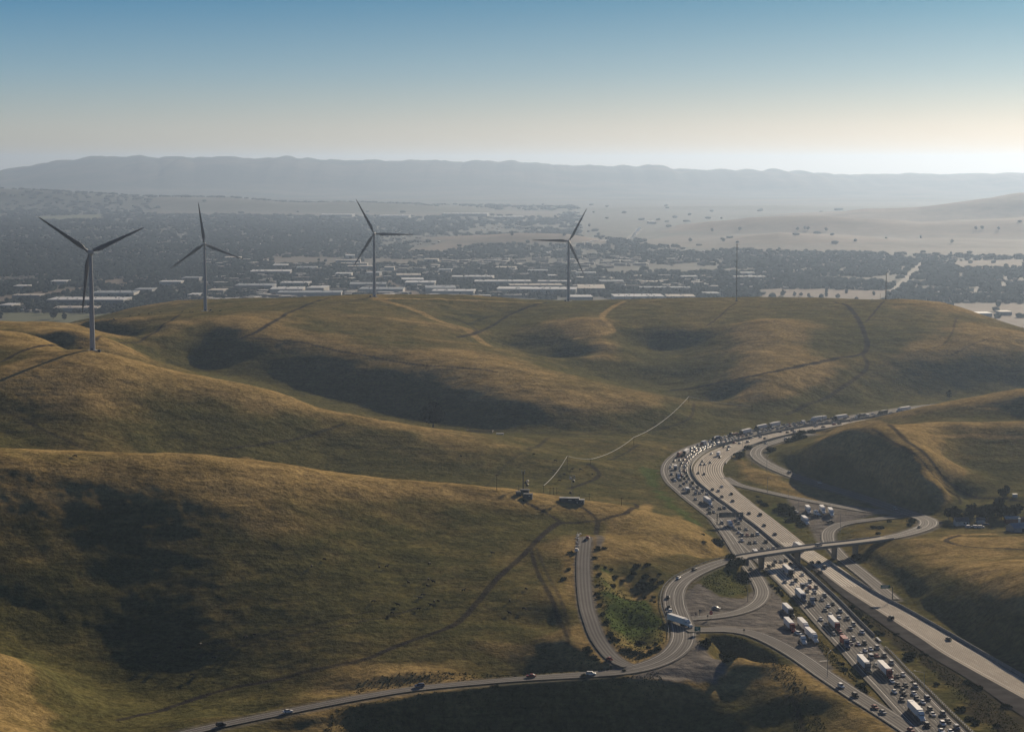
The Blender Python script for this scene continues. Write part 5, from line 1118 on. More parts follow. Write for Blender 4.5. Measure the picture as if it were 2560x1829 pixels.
p=hit(2373,996,1850,2200); tree(p,TM[0],1.0,'small lone tree on the dark hillside beyond the freeway')
for x,y in ((2505,1240),(2515,1232),(2498,1262),(2492,1280)): tree(hit(x,y+6),TM[1],.8,'slim dark tree on the slope above the farmstead','trees above the farmstead')
# grass and scrub tufts as ground cover (uncountable)
tf=MB(); rr=random.Random(5)
def tuft(p,s):
    for k in range(5):
        a=rr.uniform(0,6.28); w_=s*rr.uniform(.3,.6); x=p[0]+rr.uniform(-s,s)*.6; y=p[1]+rr.uniform(-s,s)*.6
        tf.add([(x-w_*math.cos(a),y-w_*math.sin(a),p[2]-.1),(x+w_*math.cos(a),y+w_*math.sin(a),p[2]-.1),(x+rr.uniform(-.2,.2),y+rr.uniform(-.2,.2),p[2]+s*rr.uniform(.5,1))],[(0,1,2)])
def scatter(poly,n,s,z=0):
    W=np.array([at_z(*q,z)[:2] for q in poly]); lo,hi=W.min(0),W.max(0); c=0
    for _ in range(n*6):
        x,y=rr.uniform(lo[0],hi[0]),rr.uniform(lo[1],hi[1])
        if inside(np.array([x]),np.array([y]),W)[0] and rdist(x,y)>2.5: tuft((x,y,zat((x,y))),s*rr.uniform(.6,1.3)); c+=1
        if c>=n: break
scatter([(1497,1480),(1560,1485),(1620,1525),(1660,1565),(1665,1615),(1600,1635),(1530,1615),(1505,1560)],900,.55,2)
scatter([(2080,1460),(2200,1560),(2350,1660),(2500,1760),(2560,1829),(2480,1829),(2300,1650),(2150,1530)],1400,.42)
scatter([(1960,1480),(2060,1590),(2150,1680),(2240,1760),(2200,1750),(2080,1660),(1990,1540)],900,.42)
scatter([(900,1740),(1600,1700),(1700,1829),(800,1829)],3500,.5,-15)
scatter([(1750,1600),(1850,1610),(1980,1680),(2060,1790),(2070,1829),(2000,1829),(1960,1720),(1850,1650)],1200,.45,-3)
scatter([(1760,1440),(1860,1430),(1870,1465),(1820,1488),(1755,1480)],700,.4,3)
o=tf.build('scrub',m_leaf('scrub_blades',(.045,.060,.016),(.085,.080,.026))); o['kind']='stuff'
# ------------------------------------------------------------------ cattle
def cow_mesh(graze):
    V=[];E=[];Rr=[]
    def v(x,y,z,r,par=None):
        V.append((x,y,z));Rr.append(r); 
        if par is not None: E.append((par,len(V)-1))
        return len(V)-1
    pel=v(-.75,0,1.12,.30); b1=v(-.25,0,1.05,.38,pel); b2=v(.3,0,1.05,.38,b1); sh=v(.75,0,1.12,.30,b2)
    if graze: n1=v(1.15,0,.95,.17,sh); hd_=v(1.45,0,.55,.14,n1); mz=v(1.55,0,.25,.09,hd_)
    else: n1=v(1.15,0,1.35,.17,sh); hd_=v(1.45,0,1.50,.14,n1); mz=v(1.75,0,1.36,.09,hd_)
    t1=v(-1.02,0,1.15,.05,pel); t2=v(-1.10,0,.55,.03,t1)
    for s_ in (-1,1):
        h=v(-.80,s_*.20,.95,.17,pel); k=v(-.66,s_*.22,.70,.12,h); c=v(-.90,s_*.22,.45,.06,k); v(-.82,s_*.22,.03,.06,c)
        a=v(.68,s_*.20,.85,.14,sh); k=v(.72,s_*.20,.50,.07,a); v(.70,s_*.20,.03,.06,k); v(hd_ and (1.38 if graze else 1.40),s_*.22,.62 if graze else 1.58,.03,hd_)
    me=bpy.data.meshes.new('cow_skel'); me.from_pydata(V,E,[]); o=bpy.data.objects.new('cow_skel',me); COL.objects.link(o)
    o.modifiers.new('s','SKIN'); sv=me.skin_vertices[0].data
    for i,r in enumerate(Rr): sv[i].radius=(r,r)
    sv[0].use_root=True; o.modifiers.new('b','SUBSURF').levels=1
    dg=bpy.context.evaluated_depsgraph_get(); dg.update(); m2=bpy.data.meshes.new_from_object(o.evaluated_get(dg)); bpy.data.objects.remove(o); m2.materials.clear(); m2.materials.append(M_COW); return m2
M_COW=simple('black_cattle_hide',(.016,.014,.013),.75)
COWS=[cow_mesh(True),cow_mesh(False)]
def cow(px,py,lab,grp,y0=0):
    p=hit(px,py+2,y0); o=link('cow',random.choice(COWS)); o.location=(p[0],p[1],p[2]-.02); o.rotation_euler[2]=random.uniform(0,6.28); o.scale=(1.15,)*3; tag(o,lab,'cow',grp)
for x,y in ((650,375),(205,450),(60,580),(200,562),(235,575),(190,605),(445,635),(160,672),(142,690),(130,770),(220,740),(240,712),(270,712)): cow(*z4(x,y),'black cow grazing on the big front hill left of the dirt road','cattle on the front hill')
for x,y in ((885,625),(768,715),(870,765),(768,800)): cow(*z4(x,y),'black cow between the dirt road and the dead end road','cattle right of the dirt road')
for x,y in ((1845,340),(1770,380),(2155,385),(2197,383),(2122,578),(2230,650),(2262,600)): cow(x/2.273,1250+y/2.273,'black cow grazing on the big front hill left of the dirt road','cattle on the front hill')
for x,y in ((1445,770),(1395,785),(1140,830),(1020,850),(880,898),(1215,908),(1090,1000)): cow(x/2.273,1250+y/2.273,'black cow in the dark lower slope of the front hill','cattle low on the front hill')
for x,y in ((718,542),(1233,527),(1388,575),(1505,638),(1568,640),(1650,670),(1450,672),(1415,715),(1380,650)): cow(900+x/2.841,950+y/2.841,'black cow on the middle hill behind the antenna masts','cattle on the middle hill')
for x,y in ((720,118),(822,95),(880,88),(940,82),(960,77),(1010,72),(1150,70),(1200,70),(1217,72),(1322,70),(1340,72),(1390,66)): cow(x/2.5256,750+y/2.5256+1,'tiny black cow on the skyline ridge near the second wind turbine','cattle on the skyline ridge',1900)
cow(188,1141,'single black cow on the crest of the front hill at the left','lone cow')
# ------------------------------------------------------------------ poles, lamps, signs
def pole(px,base,top,Y=None,label='',group=None,arms=1,name='utility_pole',z=None,wires=0):
    p=at_z(px,base,z) if z is not None else (at_y(px,base,Y) if Y else hit(px,base)); h=(base-top)/F*math.hypot(p[1],235)*1.0
    e=empty(name,(p[0],p[1],zat(p))); tag(e,label,'utility pole',group); r=max(.16,min(.3,h*.012))
    MB().tube((0,0,-1),(0,0,h),r,r*.7,8).build('pole',M_WOOD,e)
    for k in range(arms): MB().box((0,0,h-.5-k*1.2),(2.4,.14,.16)).build('crossarm',M_WOOD,e)
    return np.array([p[0],p[1],zat(p)+h-.3])
U=[]
U.append(pole(1359,1231,1212,label='wooden pole where the bright cable ends beside the antenna masts'))
U.append(pole(1418,1178,1139,label='tall wooden pole on the middle hill carrying the bright cable'))
U.append(pole(1476,1161,1147,label='short pole on the crest carrying the bright cable behind the tall wooden pole'))
U.append(pole(1584.6,1112,1092,label='wooden pole carrying the cable on the low knoll'))
U.append(pole(1722,1018,1003,Y=1850,label='pole on the tip of the far spur where the cable bends'))
U.append(pole(1880,1030,1014,label='pole beyond the jam at the far end of the cable'))
M_WIRE=simple('sunlit_aluminium_cable',(.7,.68,.62),.35,metal=.3)
for k,(a,b) in enumerate(zip(U[:-1],U[1:])):
    cb=MB(); L_=np.linalg.norm(b-a); pr=None; wid=.15 if k<4 else .09
    for i in range(15):
        t_=i/14; q=a+(b-a)*t_; q[2]-=4*.035*L_*t_*(1-t_)*(0.6)
        if q[2]<zat(q)+1.0: q[2]=zat(q)+1.0
        if pr is not None: cb.tube(pr,q,wid,n=5,cap=False)
        pr=q.copy()
    o=cb.build('cable',M_WIRE); tag(o,['bright cable span from the antenna masts up to the tall wooden pole','bright cable span between the tall wooden pole and the crest pole','bright cable span dipping from the crest pole to the knoll pole','longest bright cable span sagging up to the spur tip','faint cable span running right from the spur tip'][k],'cable','cable spans over the hills')
pole(1242,1225,1186,label='wooden pole on the crest left of the antenna masts'); pole(1473,1250,1232,label='short wooden pole right of the equipment building'); pole(1553.6,1263,1243,label='wooden pole inside the dirt track loop')
for x,b_,t_ in ((1561.6,752,731),(1585,752,735),(1624,751,728),(1997,753,733),(2201,750,733)): pole(x,b_,t_,Y=2590,label='thin pole on the skyline between the rightmost turbine and the met masts' if x<1700 else 'thin pole on the skyline beside the met masts',group='skyline poles left' if x<1700 else 'skyline poles right',arms=0 if x>1900 else 1)
for x,b_,t_,Y,lab,n_ in ((1841,756,612,2585,'tall thin measuring mast with sensor arms on the skyline',3),(2214.6,750,680,2580,'shorter thin measuring mast on the skyline right of the dark track',0)):
    p=at_y(x,b_,Y); h=(b_-t_)/F*Y; e=empty('met_mast',(p[0],p[1],zat(p))); tag(e,lab,'mast'); MB().tube((0,0,-1),(0,0,h),.75,.5,8).build('pole',M_DARK,e)
    for k in range(n_): MB().box(((-1)**k*1.2,0,h-1-k*h*.30),(4.6,.3,.3)).build('sensor_arm',M_DARK,e)
    MB().box((0,0,.5),(3,2,1.6)).build('equipment_box',M_DARK,e)
def lamp(px,py,z,lab,H=11.5,ang=0.0,arm=4.5):
    p=at_z(px,py,z); e=empty('street_lamp',(p[0],p[1],max(z,zat(p))),ang); tag(e,lab,'street lamp','lamp posts of the interchange')
    MB().tube((0,0,-.5),(0,0,H),.15,.10,8).build('post',M_STEEL,e); MB().tube((0,0,H),(arm,0,H+.5),.07,.05,6).build('arm',M_STEEL,e); MB().box((arm,0,H+.48),(.9,.38,.2)).build('lamp_head',M_STEEL,e)
for px,py,z,lab,ang in ((1856,1119,0,'lamp post on the inside edge of the freeway bend, topmost of the bend',2.4),(1918,1123,1,'lamp post between the freeway and the frontage road',2.6),(1880,1160,1,'lamp post on the outside of the frontage road hairpin',1.2),(1917,1178,1,'lamp post on the lit bank below the frontage road hairpin',1.2),
 (1998.5,1084,0,'lamp post beside the far freeway behind the golden hill tip',2.6),(2056,1067,0,'lamp post beside the farthest visible freeway lanes',2.6),(1918.5,1232,0.5,'lamp post beside the long ramp above the dry bank',-1.2),(1970,1262,1,'lamp post where the ramp widens into the far lot',-.6),(1996,1289,1,'lamp post between the thicket and the far truck lot',.5),
 (1869,1502,1.5,'lamp post on the gravel inside the loop ramp',.4),(2068,1694,-.5,'lamp post on the outer edge of the entry ramp',1.1),(2101,1327,1.5,'lamp post beside the far loop ramp',2.6),(2310,1745,0,'lamp post in the median throwing a thin shadow over the jam',2.6)): lamp(px,py,z,lab,ang=ang)
M_GREEN=simple('green_sign_sheet',(.012,.16,.115),.4); M_SIGNW=simple('white_sign_paint',(.7,.7,.68),.5); M_SBACK=simple('sign_back_metal',(.10,.115,.115),.6); M_STOP=simple('red_sign_sheet',(.45,.02,.025),.4)
# gantry seen from behind over the jam
s_=sGa; x,y,a=on(MED,MS,s_-2,23.5); e=empty('sign_gantry',(x,y,0),a); tag(e,'sign gantry over the jam seen from behind, grey panel backs above a white box truck','sign gantry')
MB().tube((0,0,-.3),(0,0,7.6),.32,.26,10).build('post',M_DARK,e); MB().box((0,9.2,6.9),(.5,18.8,.35)).box((0,9.2,5.6),(.5,18.8,.2)).build('truss',M_DARK,e)
for k in range(6): MB().box((.4,2.4+k*2.75,6.4),(.12,2.6,3.2)).build('sign_panel',M_SBACK,e)
# green cantilever sign
p=at_z(2231,1499,0); e=empty('highway_sign',(p[0],p[1],0),0); tag(e,'green overhead sign on a single arm above the free carriageway','road sign')
MB().tube((0,0,0),(0,0,7.2),.28,.22,10).build('post',M_DARK,e); MB().tube((0,0,7.0),(-6.0,0.6,7.2),.14,.12,8).build('arm',M_DARK,e)
MB().box((-3.9,.25,7.3),(5.2,.12,1.9)).build('panel',M_GREEN,e); MB().box((-3.9,.17,7.75),(3.4,.05,.30)).box((-4.2,.17,7.05),(4.0,.05,.26)).build('white_lettering',M_SIGNW,e)
# roadside green sign at the entry ramp, stop sign, small posts
p=at_z(1743.5,1587,2.5); z=zat(p); e=empty('road_sign',(p[0],p[1],z)); tag(e,'small square green sign on two posts beside the big white truck','road sign')
for s_ in (-1,1): MB().tube((s_*1.1,0,-.3),(s_*1.1,0,4.2),.08,n=6).build('post',M_STEEL,e)
MB().box((0,-.06,3.2),(3.0,.08,2.4)).build('panel',M_GREEN,e); MB().box((-.2,-.12,3.75),(1.7,.03,.32)).box((-.2,-.12,3.15),(1.2,.03,.3)).box((.5,-.12,2.5),(.9,.03,.3)).build('white_lettering',M_SIGNW,e)
def octagon():
    b=MB(); vs=[(1.05*math.cos(R(22.5+45*k)),y_,1.05*math.sin(R(22.5+45*k))) for y_ in (-.03,.03) for k in range(8)]; b.add(vs,[tuple(range(8)),tuple(range(15,7,-1))]+[(k,(k+1)%8,8+(k+1)%8,8+k) for k in range(8)]); return b
p=at_z(1777.5,1545,3); e=empty('stop_sign',(p[0],p[1],zat(p)),R(15)); tag(e,'red octagonal stop sign at the end of the exit ramp','stop sign'); MB().tube((0,0,-.2),(0,0,2.6),.07,n=6).build('post',M_STEEL,e)
o=octagon().build('panel',M_STOP,e); o.location=(0,-.09,3.3)
fc=bpy.data.curves.new('lettering','FONT'); fc.body='STOP'; fc.size=.85; fc.align_x='CENTER'; fc.align_y='CENTER'; fc.extrude=.01; tmp=bpy.data.objects.new('t',fc); COL.objects.link(tmp); dg=bpy.context.evaluated_depsgraph_get(); dg.update(); lm_=bpy.data.meshes.new_from_object(tmp.evaluated_get(dg)); bpy.data.objects.remove(tmp); lm_.materials.clear(); lm_.materials.append(M_SIGNW)
o=link('lettering',lm_,e); o.location=(0,-.15,3.3); o.rotation_euler=(math.pi/2,0,0)
for (px,py,lb) in ((1769,1552,'dark traffic sign post at the ramp junction'),(1860,1582,'dark marker post on the gravel edge of the entry ramp'),(1749,1538,'short marker post beside the curve at the loop exit')):
    p=at_z(px,py,2.5); e=empty('marker_post',(p[0],p[1],zat(p))); tag(e,lb,'marker post'); MB().tube((0,0,-.2),(0,0,2.8),.08,n=6).build('post',M_DARK,e); MB().box((0,-.08,2.6),(.8,.05,.9)).build('plate',M_SBACK,e)
# ------------------------------------------------------------------ hilltop radio sites
M_SHED=simple('dark_blue_grey_cladding',(.035,.045,.055),.6); M_ROOFP=simple('pale_metal_roof',(.42,.42,.40),.5); M_WINW=simple('pale_vent_panel',(.5,.5,.48),.5); M_LATT=simple('lattice_steel',(.16,.17,.18),.5,metal=.4)
def building(name,loc,rz,size,wall,roof,lab,cat='building',pitch=0,wins=(),group=None):
    e=empty(name,loc,rz); tag(e,lab,cat,group); L,W,Hh=size
    MB().box((0,0,Hh/2-.5),(L,W,Hh+1)).build('wall',wall,e)
    if pitch: 
        b=MB(); b.prism([(-W/2-.4,Hh),(0,Hh+pitch),(W/2+.4,Hh),(W/2+.4,Hh-.15),(0,Hh+pitch-.18),(-W/2-.4,Hh-.15)],-L/2-.4,L/2+.4); o=b.build('roof',roof,e); o.rotation_euler[2]=math.pi/2
        MB().prism([(-W/2,Hh),(0,Hh+pitch-.2),(W/2,Hh)],-L/2+.01,L/2-.01).build('gable',wall,e).rotation_euler[2]=math.pi/2
    else: MB().box((0,0,Hh+.12),(L+.3,W+.3,.22)).build('roof',roof,e)
    for (x,z,w_,h_,m_,nm) in wins: MB().box((x,-W/2-.04,z),(w_,.08,h_)).build(nm,m_,e)
    return e
def lattice(e,H,w=.9,n=None):
    b=MB(); n=n or int(H/2)
    for sx in (-1,1):
        for sy in (-1,1): b.tube((sx*w/2,sy*w/2,-.3),(sx*w*.4,sy*w*.4,H),.09,.06,5)
    for k in range(n):
        z0=k*H/n;z1=(k+1)*H/n
        for sx in (-1,1): b.tube((sx*w/2,-w/2,z0),(-sx*w/2,-w/2,z1),.05,n=4,cap=False); b.tube((-w/2,sx*w/2,z0),(w/2,-sx*w/2,z1),.05,n=4,cap=False)
    return b.build('lattice_tower',M_LATT,e)
def mast(px,base,top,lab,lat=False,dishes=(),Y=None,r=.4):
    p=hit(px,base); h=(base-top)/F*p[1]; e=empty('radio_mast',tuple(p)); tag(e,lab,'radio mast')
    if lat: lattice(e,h,1.3)
    else: MB().tube((0,0,-.5),(0,0,h),r,r*.8,10).build('pole',M_DARK,e)
    for (z,s,k) in dishes:
        if k=='d': MB().tube((s*.5,-.2,h*z),(s*.5,-.9,h*z),.9,.8,14).build('dish',M_WINW if z>.85 else M_DARK,e)
        else: MB().box((s,-.3,h*z),(.5,.3,2.6)).build('antenna_panel',M_STEEL,e)
    return e
mast(1308,1228,1177,'slim dark radio mast, left of the hilltop pair',dishes=((.96,.8,'p'),(.96,-.8,'p')))
mast(1316,1228,1200,'short lattice mast with dishes beside the slim dark mast',True,((.95,1.6,'d'),(.8,-1.2,'d'),(.6,1.0,'d')))
mast(1430.5,1247,1190,'lattice radio mast crowned with antenna panels, right on the hill crest',True,((.97,1.5,'p'),(.97,-1.5,'p'),(.97,.5,'p'),(.93,-2.0,'d'),(.80,1.4,'d'),(.28,-2.4,'d')))
p=hit(1312,1236); building('equipment_shed',(p[0],p[1]+3,p[2]),R(-8),(5.5,3.6,2.6),M_SHED,M_SHED,'dark equipment shed behind the front shed at the left radio masts')
p=hit(1320,1247); building('equipment_shed',(p[0],p[1]+2,p[2]),R(-10),(5.6,3.6,2.9),M_SHED,M_SHED,'dark equipment shed with a pale vent at the left radio masts',wins=((1.2,2.0,1.1,.4,M_WINW,'vent'),))
p=hit(1296,1238); building('equipment_shed',(p[0],p[1],p[2]),R(5),(3,3,2.2),M_SHED,M_SHED,'smallest dark hut at the far left of the radio masts')
p=hit(1424,1260); building('equipment_building',(p[0],p[1]+4,p[2]),R(-6),(12.5,4.4,3.2),M_SHED,M_ROOFP,'long dark equipment building with pale roof edge under the crowned mast',wins=((0.5,2.1,2.0,.4,M_WINW,'vent'),(4.2,1.2,.9,1.7,M_DARK,'door')))
p=hit(1450,1262); building('equipment_building',(p[0],p[1]+3,p[2]),R(-8),(5.5,4,2.9),M_SHED,M_ROOFP,'dark hut adjoining the long equipment building on its right',wins=((-1.5,1.3,.4,1.3,M_WINW,'vent'),(1.2,1.9,1.1,.3,M_WINW,'vent')))
mast(1448,1252,1234,'short whip mast behind the long equipment building',r=.12); mast(1297,1231,1211,'thin whip mast beside the smallest hut',r=.12)
for x in (1375,1384,1392):
    pole(x,1236,1218,label='thin pole of the frame between the two radio sites',group='poles between the radio sites',arms=1)
# corral in the shaded valley
p=at_y(1200,1083,1706); e=empty('corral',(p[0],p[1],zat(p)),R(-4)); tag(e,'dark rail corral on the valley floor right of the lone tree','corral')
for yy_,xx0,xx1 in ((-5,-11,11),(5,-11,11)):
    for z in (.6,1.2,1.8): MB().box(((xx0+xx1)/2,yy_,z),(22,.12,.25)).build('rail',M_WOOD,e)
for k in range(12):
    for yy_ in (-5,5): MB().box((-11+2*k,yy_,1),(.25,.25,2.4)).build('post',M_WOOD,e)
MB().box((-11,0,2.2),(.3,10.4,.3)).box((-11,-5,1.6),(.4,.4,3.6)).box((11,0,1.2),(.2,10,1.6)).build('gate_frame',M_WOOD,e)
p=at_y(1250,1090,1660); building('shed',(p[0],p[1],zat(p)),0,(6,3,1.6),M_WINW,M_WINW,'tiny pale trough shelter just right of the corral','shed')
# ------------------------------------------------------------------ farmstead at the right edge
M_HW=simple('white_house_boards',(.50,.52,.50),.7); M_HR=simple('grey_shingle_roof',(.12,.115,.12),.85); M_BR=simple('pale_blue_metal_roof',(.30,.33,.37),.45,metal=.3); M_BRN=simple('brown_barn_boards',(.20,.09,.06),.8)
T=lambda x,y:(2360+x/Z1,1240+y/Z1)
def fp(x,y,Y=1262): q=T(x,y); return at_y(q[0],q[1],Y)
p=fp(490,830,1262); building('farmhouse',(p[0],p[1],zat(p)),R(4),(8.5,6,2.9),M_HW,M_HR,'white farmhouse with dark roof and two windows among trees','house',2.2,wins=((1.0,1.6,.8,1.0,M_GLASS,'window'),(3.2,1.6,.8,1.0,M_GLASS,'window')))
p=fp(1030,830,1266); building('outbuilding',(p[0],p[1],zat(p)),R(2),(5,4,2.4),M_HW,M_HR,'small dull white outbuilding in tree shade at the farm','house',1.2)
p=fp(1920,900,1262); building('barn',(p[0],p[1],zat(p)),R(0),(9,5,3.2),M_BRN,M_ROOFP,'brown barn with bright tin roof at the farm','barn',1.3)
p=fp(2160,1090,1235); building('barn',(p[0],p[1],zat(p)),R(20),(15,9,3.0),M_BR,M_BR,'wide barn with pale blue metal roof at the right frame edge','barn',2.6,wins=((0,1.4,3,2.4,M_DARK,'door'),))
p=fp(2130,1000,1240); building('silo',(p[0],p[1],zat(p)),0,(1.2,1.2,7),M_HW,M_HW,'slim white upright chimney block on the barn at the farm','silo')
p=fp(2235,960,1262); building('barn',(p[0],p[1],zat(p)),R(-10),(6,5,3.6),M_BRN,M_BRN,'rust brown shed behind the pale blue barn','barn',1.2)
for x,y,a_ in ((710,985,20),(905,985,-30),(1050,990,10)):
    p=fp(x,y,1250); make_car('u','w',p[0],p[1],zat(p)+.05,R(a_),{710:'white car parked at the farm, leftmost of three',905:'white car parked at the farm, middle of three',1050:'white car parked at the farm, rightmost of three'}[x],'cars parked at the farm')
p=fp(1180,870,1258); make_car('c','b',p[0],p[1],zat(p)+.05,R(5),'pale blue car in tree shade at the farm')
p=hit(2537,1243); building('water_tank',(p[0],p[1],p[2]),0,(3,2.4,2.0),M_WINW,M_WINW,'small pale tank on the dim slope above the farm','tank')
# litter dumped along the dead end road
lb=MB(); rr=random.Random(9); M_LIT=simple('pale_rubbish',(.55,.53,.5),.8)
for k in range(26):
    q=z4(1248+rr.uniform(-12,14)+(k-13)*-.7,290+rr.uniform(-60,40)); p=hit(*q); lb.box((p[0],p[1],p[2]+.25),(rr.uniform(.4,1.3),rr.uniform(.4,1.2),rr.uniform(.3,.8)),rz=rr.uniform(0,3))
o=lb.build('litter',M_LIT); o['kind']='stuff'
# ------------------------------------------------------------------ the valley town
def covat(x,y,ch):
    x=np.atleast_1d(x);y=np.atleast_1d(y);i=np.clip(np.searchsorted(us,x/y),0,NU-1); j=np.clip(np.searchsorted(ys,y),0,NY-1); return cov[j,i,ch]
WR=[simple('white_membrane_roof',(.62,.62,.61),.55,var=.10,scale=.01),simple('blue_grey_flat_roof',(.24,.27,.30),.6,var=.12,scale=.01),simple('light_tan_roof',(.42,.38,.33),.7,var=.12,scale=.01)]
WW=[simple('pale_tilt_up_wall',(.34,.33,.31),.8,scale=.01),simple('dark_grey_wall',(.16,.17,.18),.8,scale=.01)]  # two wall tones, picked at random per building
M_UNIT=simple('roof_unit_metal',(.28,.29,.30),.5,scale=.01)
BLD=[(117,310,764,95,0,13),(227,333,745,90,1,12),(397,452,714,60,0,10),(624,723,688,90,0,11),(681,717,671,70,0,10),(700,772,717,70,0,10),(673,755,734,95,0,11),(768,813,731,80,0,11),(586,681,725,90,1,11),(692,851,742,80,1,10),(0,32,773,60,0,9),(34,68,724,50,0,9),(125,166,712,60,0,9),(132,242,779,60,2,8),
(862,885,646,60,0,10),(838,900,658,50,2,9),(850,918,666,50,2,9),(868,932,673,50,2,9),(838,878,692,60,0,9),(800,817,726,50,0,9),(989,1050,698,90,2,11),(1002,1057,709,80,0,11),(1012,1087,717,85,0,11),(1061,1137,731,110,1,11),(1080,1186,738,70,0,10),(872,963,721,80,1,11),(898,1008,733,80,1,10),(1129,1156,700,60,0,9),(1161,1233,701,70,0,10),
(1186,1326,713,70,0,10),(1345,1428,712,50,0,9),(1273,1405,723,70,2,10),(1243,1443,734,90,0,11),(1447,1515,731,160,2,10),(1371,1390,697,50,0,9),(1420,1481,752,70,0,9),(1534,1660,751,90,0,9),(1668,1739,751,80,2,9),(1836,1915,699,40,0,8),(1600,1727,727,50,1,8),(1600,1659,712,50,2,8),(1853,1887,689,40,0,8),
(947,1023,545,160,0,14),(1106,1220,546,170,0,14),(1235,1311,548,160,0,14),(800,881,542,160,0,13),(1622,1640,560,120,0,12),(1165,1186,518,150,0,12),(1060,1095,655,60,2,9),(560,600,650,60,2,9),(455,500,703,60,1,9),(520,560,735,70,2,9),(1705,1745,700,60,1,9),(1760,1800,742,60,1,8),(30,100,748,50,2,9),(336,380,734,70,1,10),
(1096,1130,682,60,1,9),(1240,1290,676,60,2,9),(1320,1370,684,60,1,9),(1440,1490,690,60,1,9),(1500,1560,712,70,1,9),(960,985,676,55,2,9),(915,950,690,60,1,9),(740,790,676,60,1,9),(470,500,745,60,0,8),(2430,2480,792,45,0,7),(2500,2530,788,40,2,7)]
rr=random.Random(31)
def region(x):
    return 'left of the nearest turbine' if x<205 else 'between the first and second turbines' if x<500 else 'between the second and third turbines' if x<925 else 'between the third and rightmost turbines' if x<1415 else 'between rightmost turbine and tall mast' if x<1835 else 'right of the tall mast'
def rowof(y): return 'front row' if y>722 else 'second row' if y>695 else 'third row' if y>630 else 'faraway row'
cnt={}; BLD.sort(key=lambda b:b[0]); WPOS=[]
sqr=['','first','second','third','fourth','fifth','sixth','seventh','eighth','ninth','tenth','eleventh','twelfth','thirteenth']
for x0,x1,yb,dep,ti,hh in BLD:
    z0=-80 if yb<780 or x0<400 else -80
    a=at_z(x0,yb,-80); b=at_z(x1,yb,-80); W=b[0]-a[0]; c=(a+b)/2; z=zat(c)
    key=(region((x0+x1)/2),rowof(yb)); cnt[key]=cnt.get(key,0)+1
    size='long' if W>110 else 'wide' if W>70 else 'small'
    cn=['white roofed','blue grey roofed','tan roofed'][ti]
    e=empty('warehouse',(c[0],c[1]+dep/2,z),R(rr.uniform(-5,5))); tag(e,f"{size} {cn} building, {sqr[cnt[key]]} of {key[1]} {key[0]}",'warehouse' if W>70 else 'building','warehouses of the valley town')
    MB().box((0,0,hh/2-.5),(W,dep,hh+1)).build('wall',WW[0 if rr.random()<.6 else 1],e)
    rf=MB().box((0,0,hh+.4),(W+.6,dep+.6,.6)); rf.build('roof',WR[ti],e)
    if W>60:
        u=MB()
        for k in range(int(W/14)): u.box((rr.uniform(-.45,.45)*W,rr.uniform(-.4,.4)*dep,hh+1.3),(3.5,3.5,1.6))
        u.build('roof_units',M_UNIT,e)
    WPOS.append((c[0],c[1]+dep/2,W/2+12,dep/2+25))
# small houses and sheds of the suburbs: uncountable roofs
hm=MB(); hr=[[],[]]
def free(x,y,m=0):
    for a,b,w_,d_ in WPOS:
        if abs(x-a)<w_+m and abs(y-b)<d_+m: return False
    return True
HM=[simple('dull_house_walls',(.12,.118,.112),.85,scale=.01),simple('brown_grey_tile_roofs',(.10,.092,.088),.8,var=.3,scale=.02),simple('pale_house_roofs',(.40,.39,.37),.7,var=.2,scale=.02)]
n=0
while n<3600:
    px,py=rr.uniform(-120,2680),rr.uniform(560,790); 
    if py<620 and px>1350: continue
    p=at_z(px,py,-80); 
    if p[1]<4050: continue
    if covat(p[0],p[1],1)[0]>.3 or covat(p[0],p[1],0)[0]>.4 or not free(p[0],p[1]): continue
    if vnoise(np.array([p[0]]),np.array([p[1]]),420,5)[0]<-.12: continue
    com=(500<px<1800 and 640<py<760 and rr.random()<.35); w_=rr.uniform(20,42) if com else rr.uniform(7,13); d_=rr.uniform(14,26) if com else rr.uniform(9,14); h=rr.uniform(5,8) if com else rr.uniform(3,4.5)
    a=rr.choice([.15,.35,-.3,1.3])+rr.uniform(-.1,.1); z=zat(p); hm.box((p[0],p[1],z+h/2),(w_,d_,h),rz=a,mi=0); t_=(.96,.96) if com else (.75,.1)
    hm.box((p[0],p[1],z+h+(.3 if com else 1.0)),(w_+.8,d_+.8,.5 if com else 2.0),rz=a,mi=2 if rr.random()<(.6 if com else .10) else 1,taper=t_); n+=1
o=hm.build('town_houses',HM); o['kind']='stuff'
# street trees and woods between them
def ico():
    t=(1+5**.5)/2; v=[(-1,t,0),(1,t,0),(-1,-t,0),(1,-t,0),(0,-1,t),(0,1,t),(0,-1,-t),(0,1,-t),(t,0,-1),(t,0,1),(-t,0,-1),(-t,0,1)]; l=(1+t*t)**.5
    return np.array(v)/l,np.array([(0,11,5),(0,5,1),(0,1,7),(0,7,10),(0,10,11),(1,5,9),(5,11,4),(11,10,2),(10,7,6),(7,1,8),(3,9,4),(3,4,2),(3,2,6),(3,6,8),(3,8,9),(4,9,5),(2,4,11),(6,2,10),(8,6,7),(9,8,1)])
IV,IF=ico(); rn=np.random.RandomState(3)
NT=52000; px=rn.uniform(-150,2710,NT); py=512+(rn.rand(NT)**.85)*290
dd=np.array([at_z(a,b,-80) for a,b in zip(px,py)]); X_,Y_=dd[:,0],dd[:,1]
keepm=(Y_>3950)&((covat(X_,Y_,1)<.25)|(rn.rand(NT)<.02))&(covat(X_,Y_,0)<.45)&(covat(X_,Y_,3)<.25)&((py>600)|(px<1450)|(rn.rand(NT)<.02))
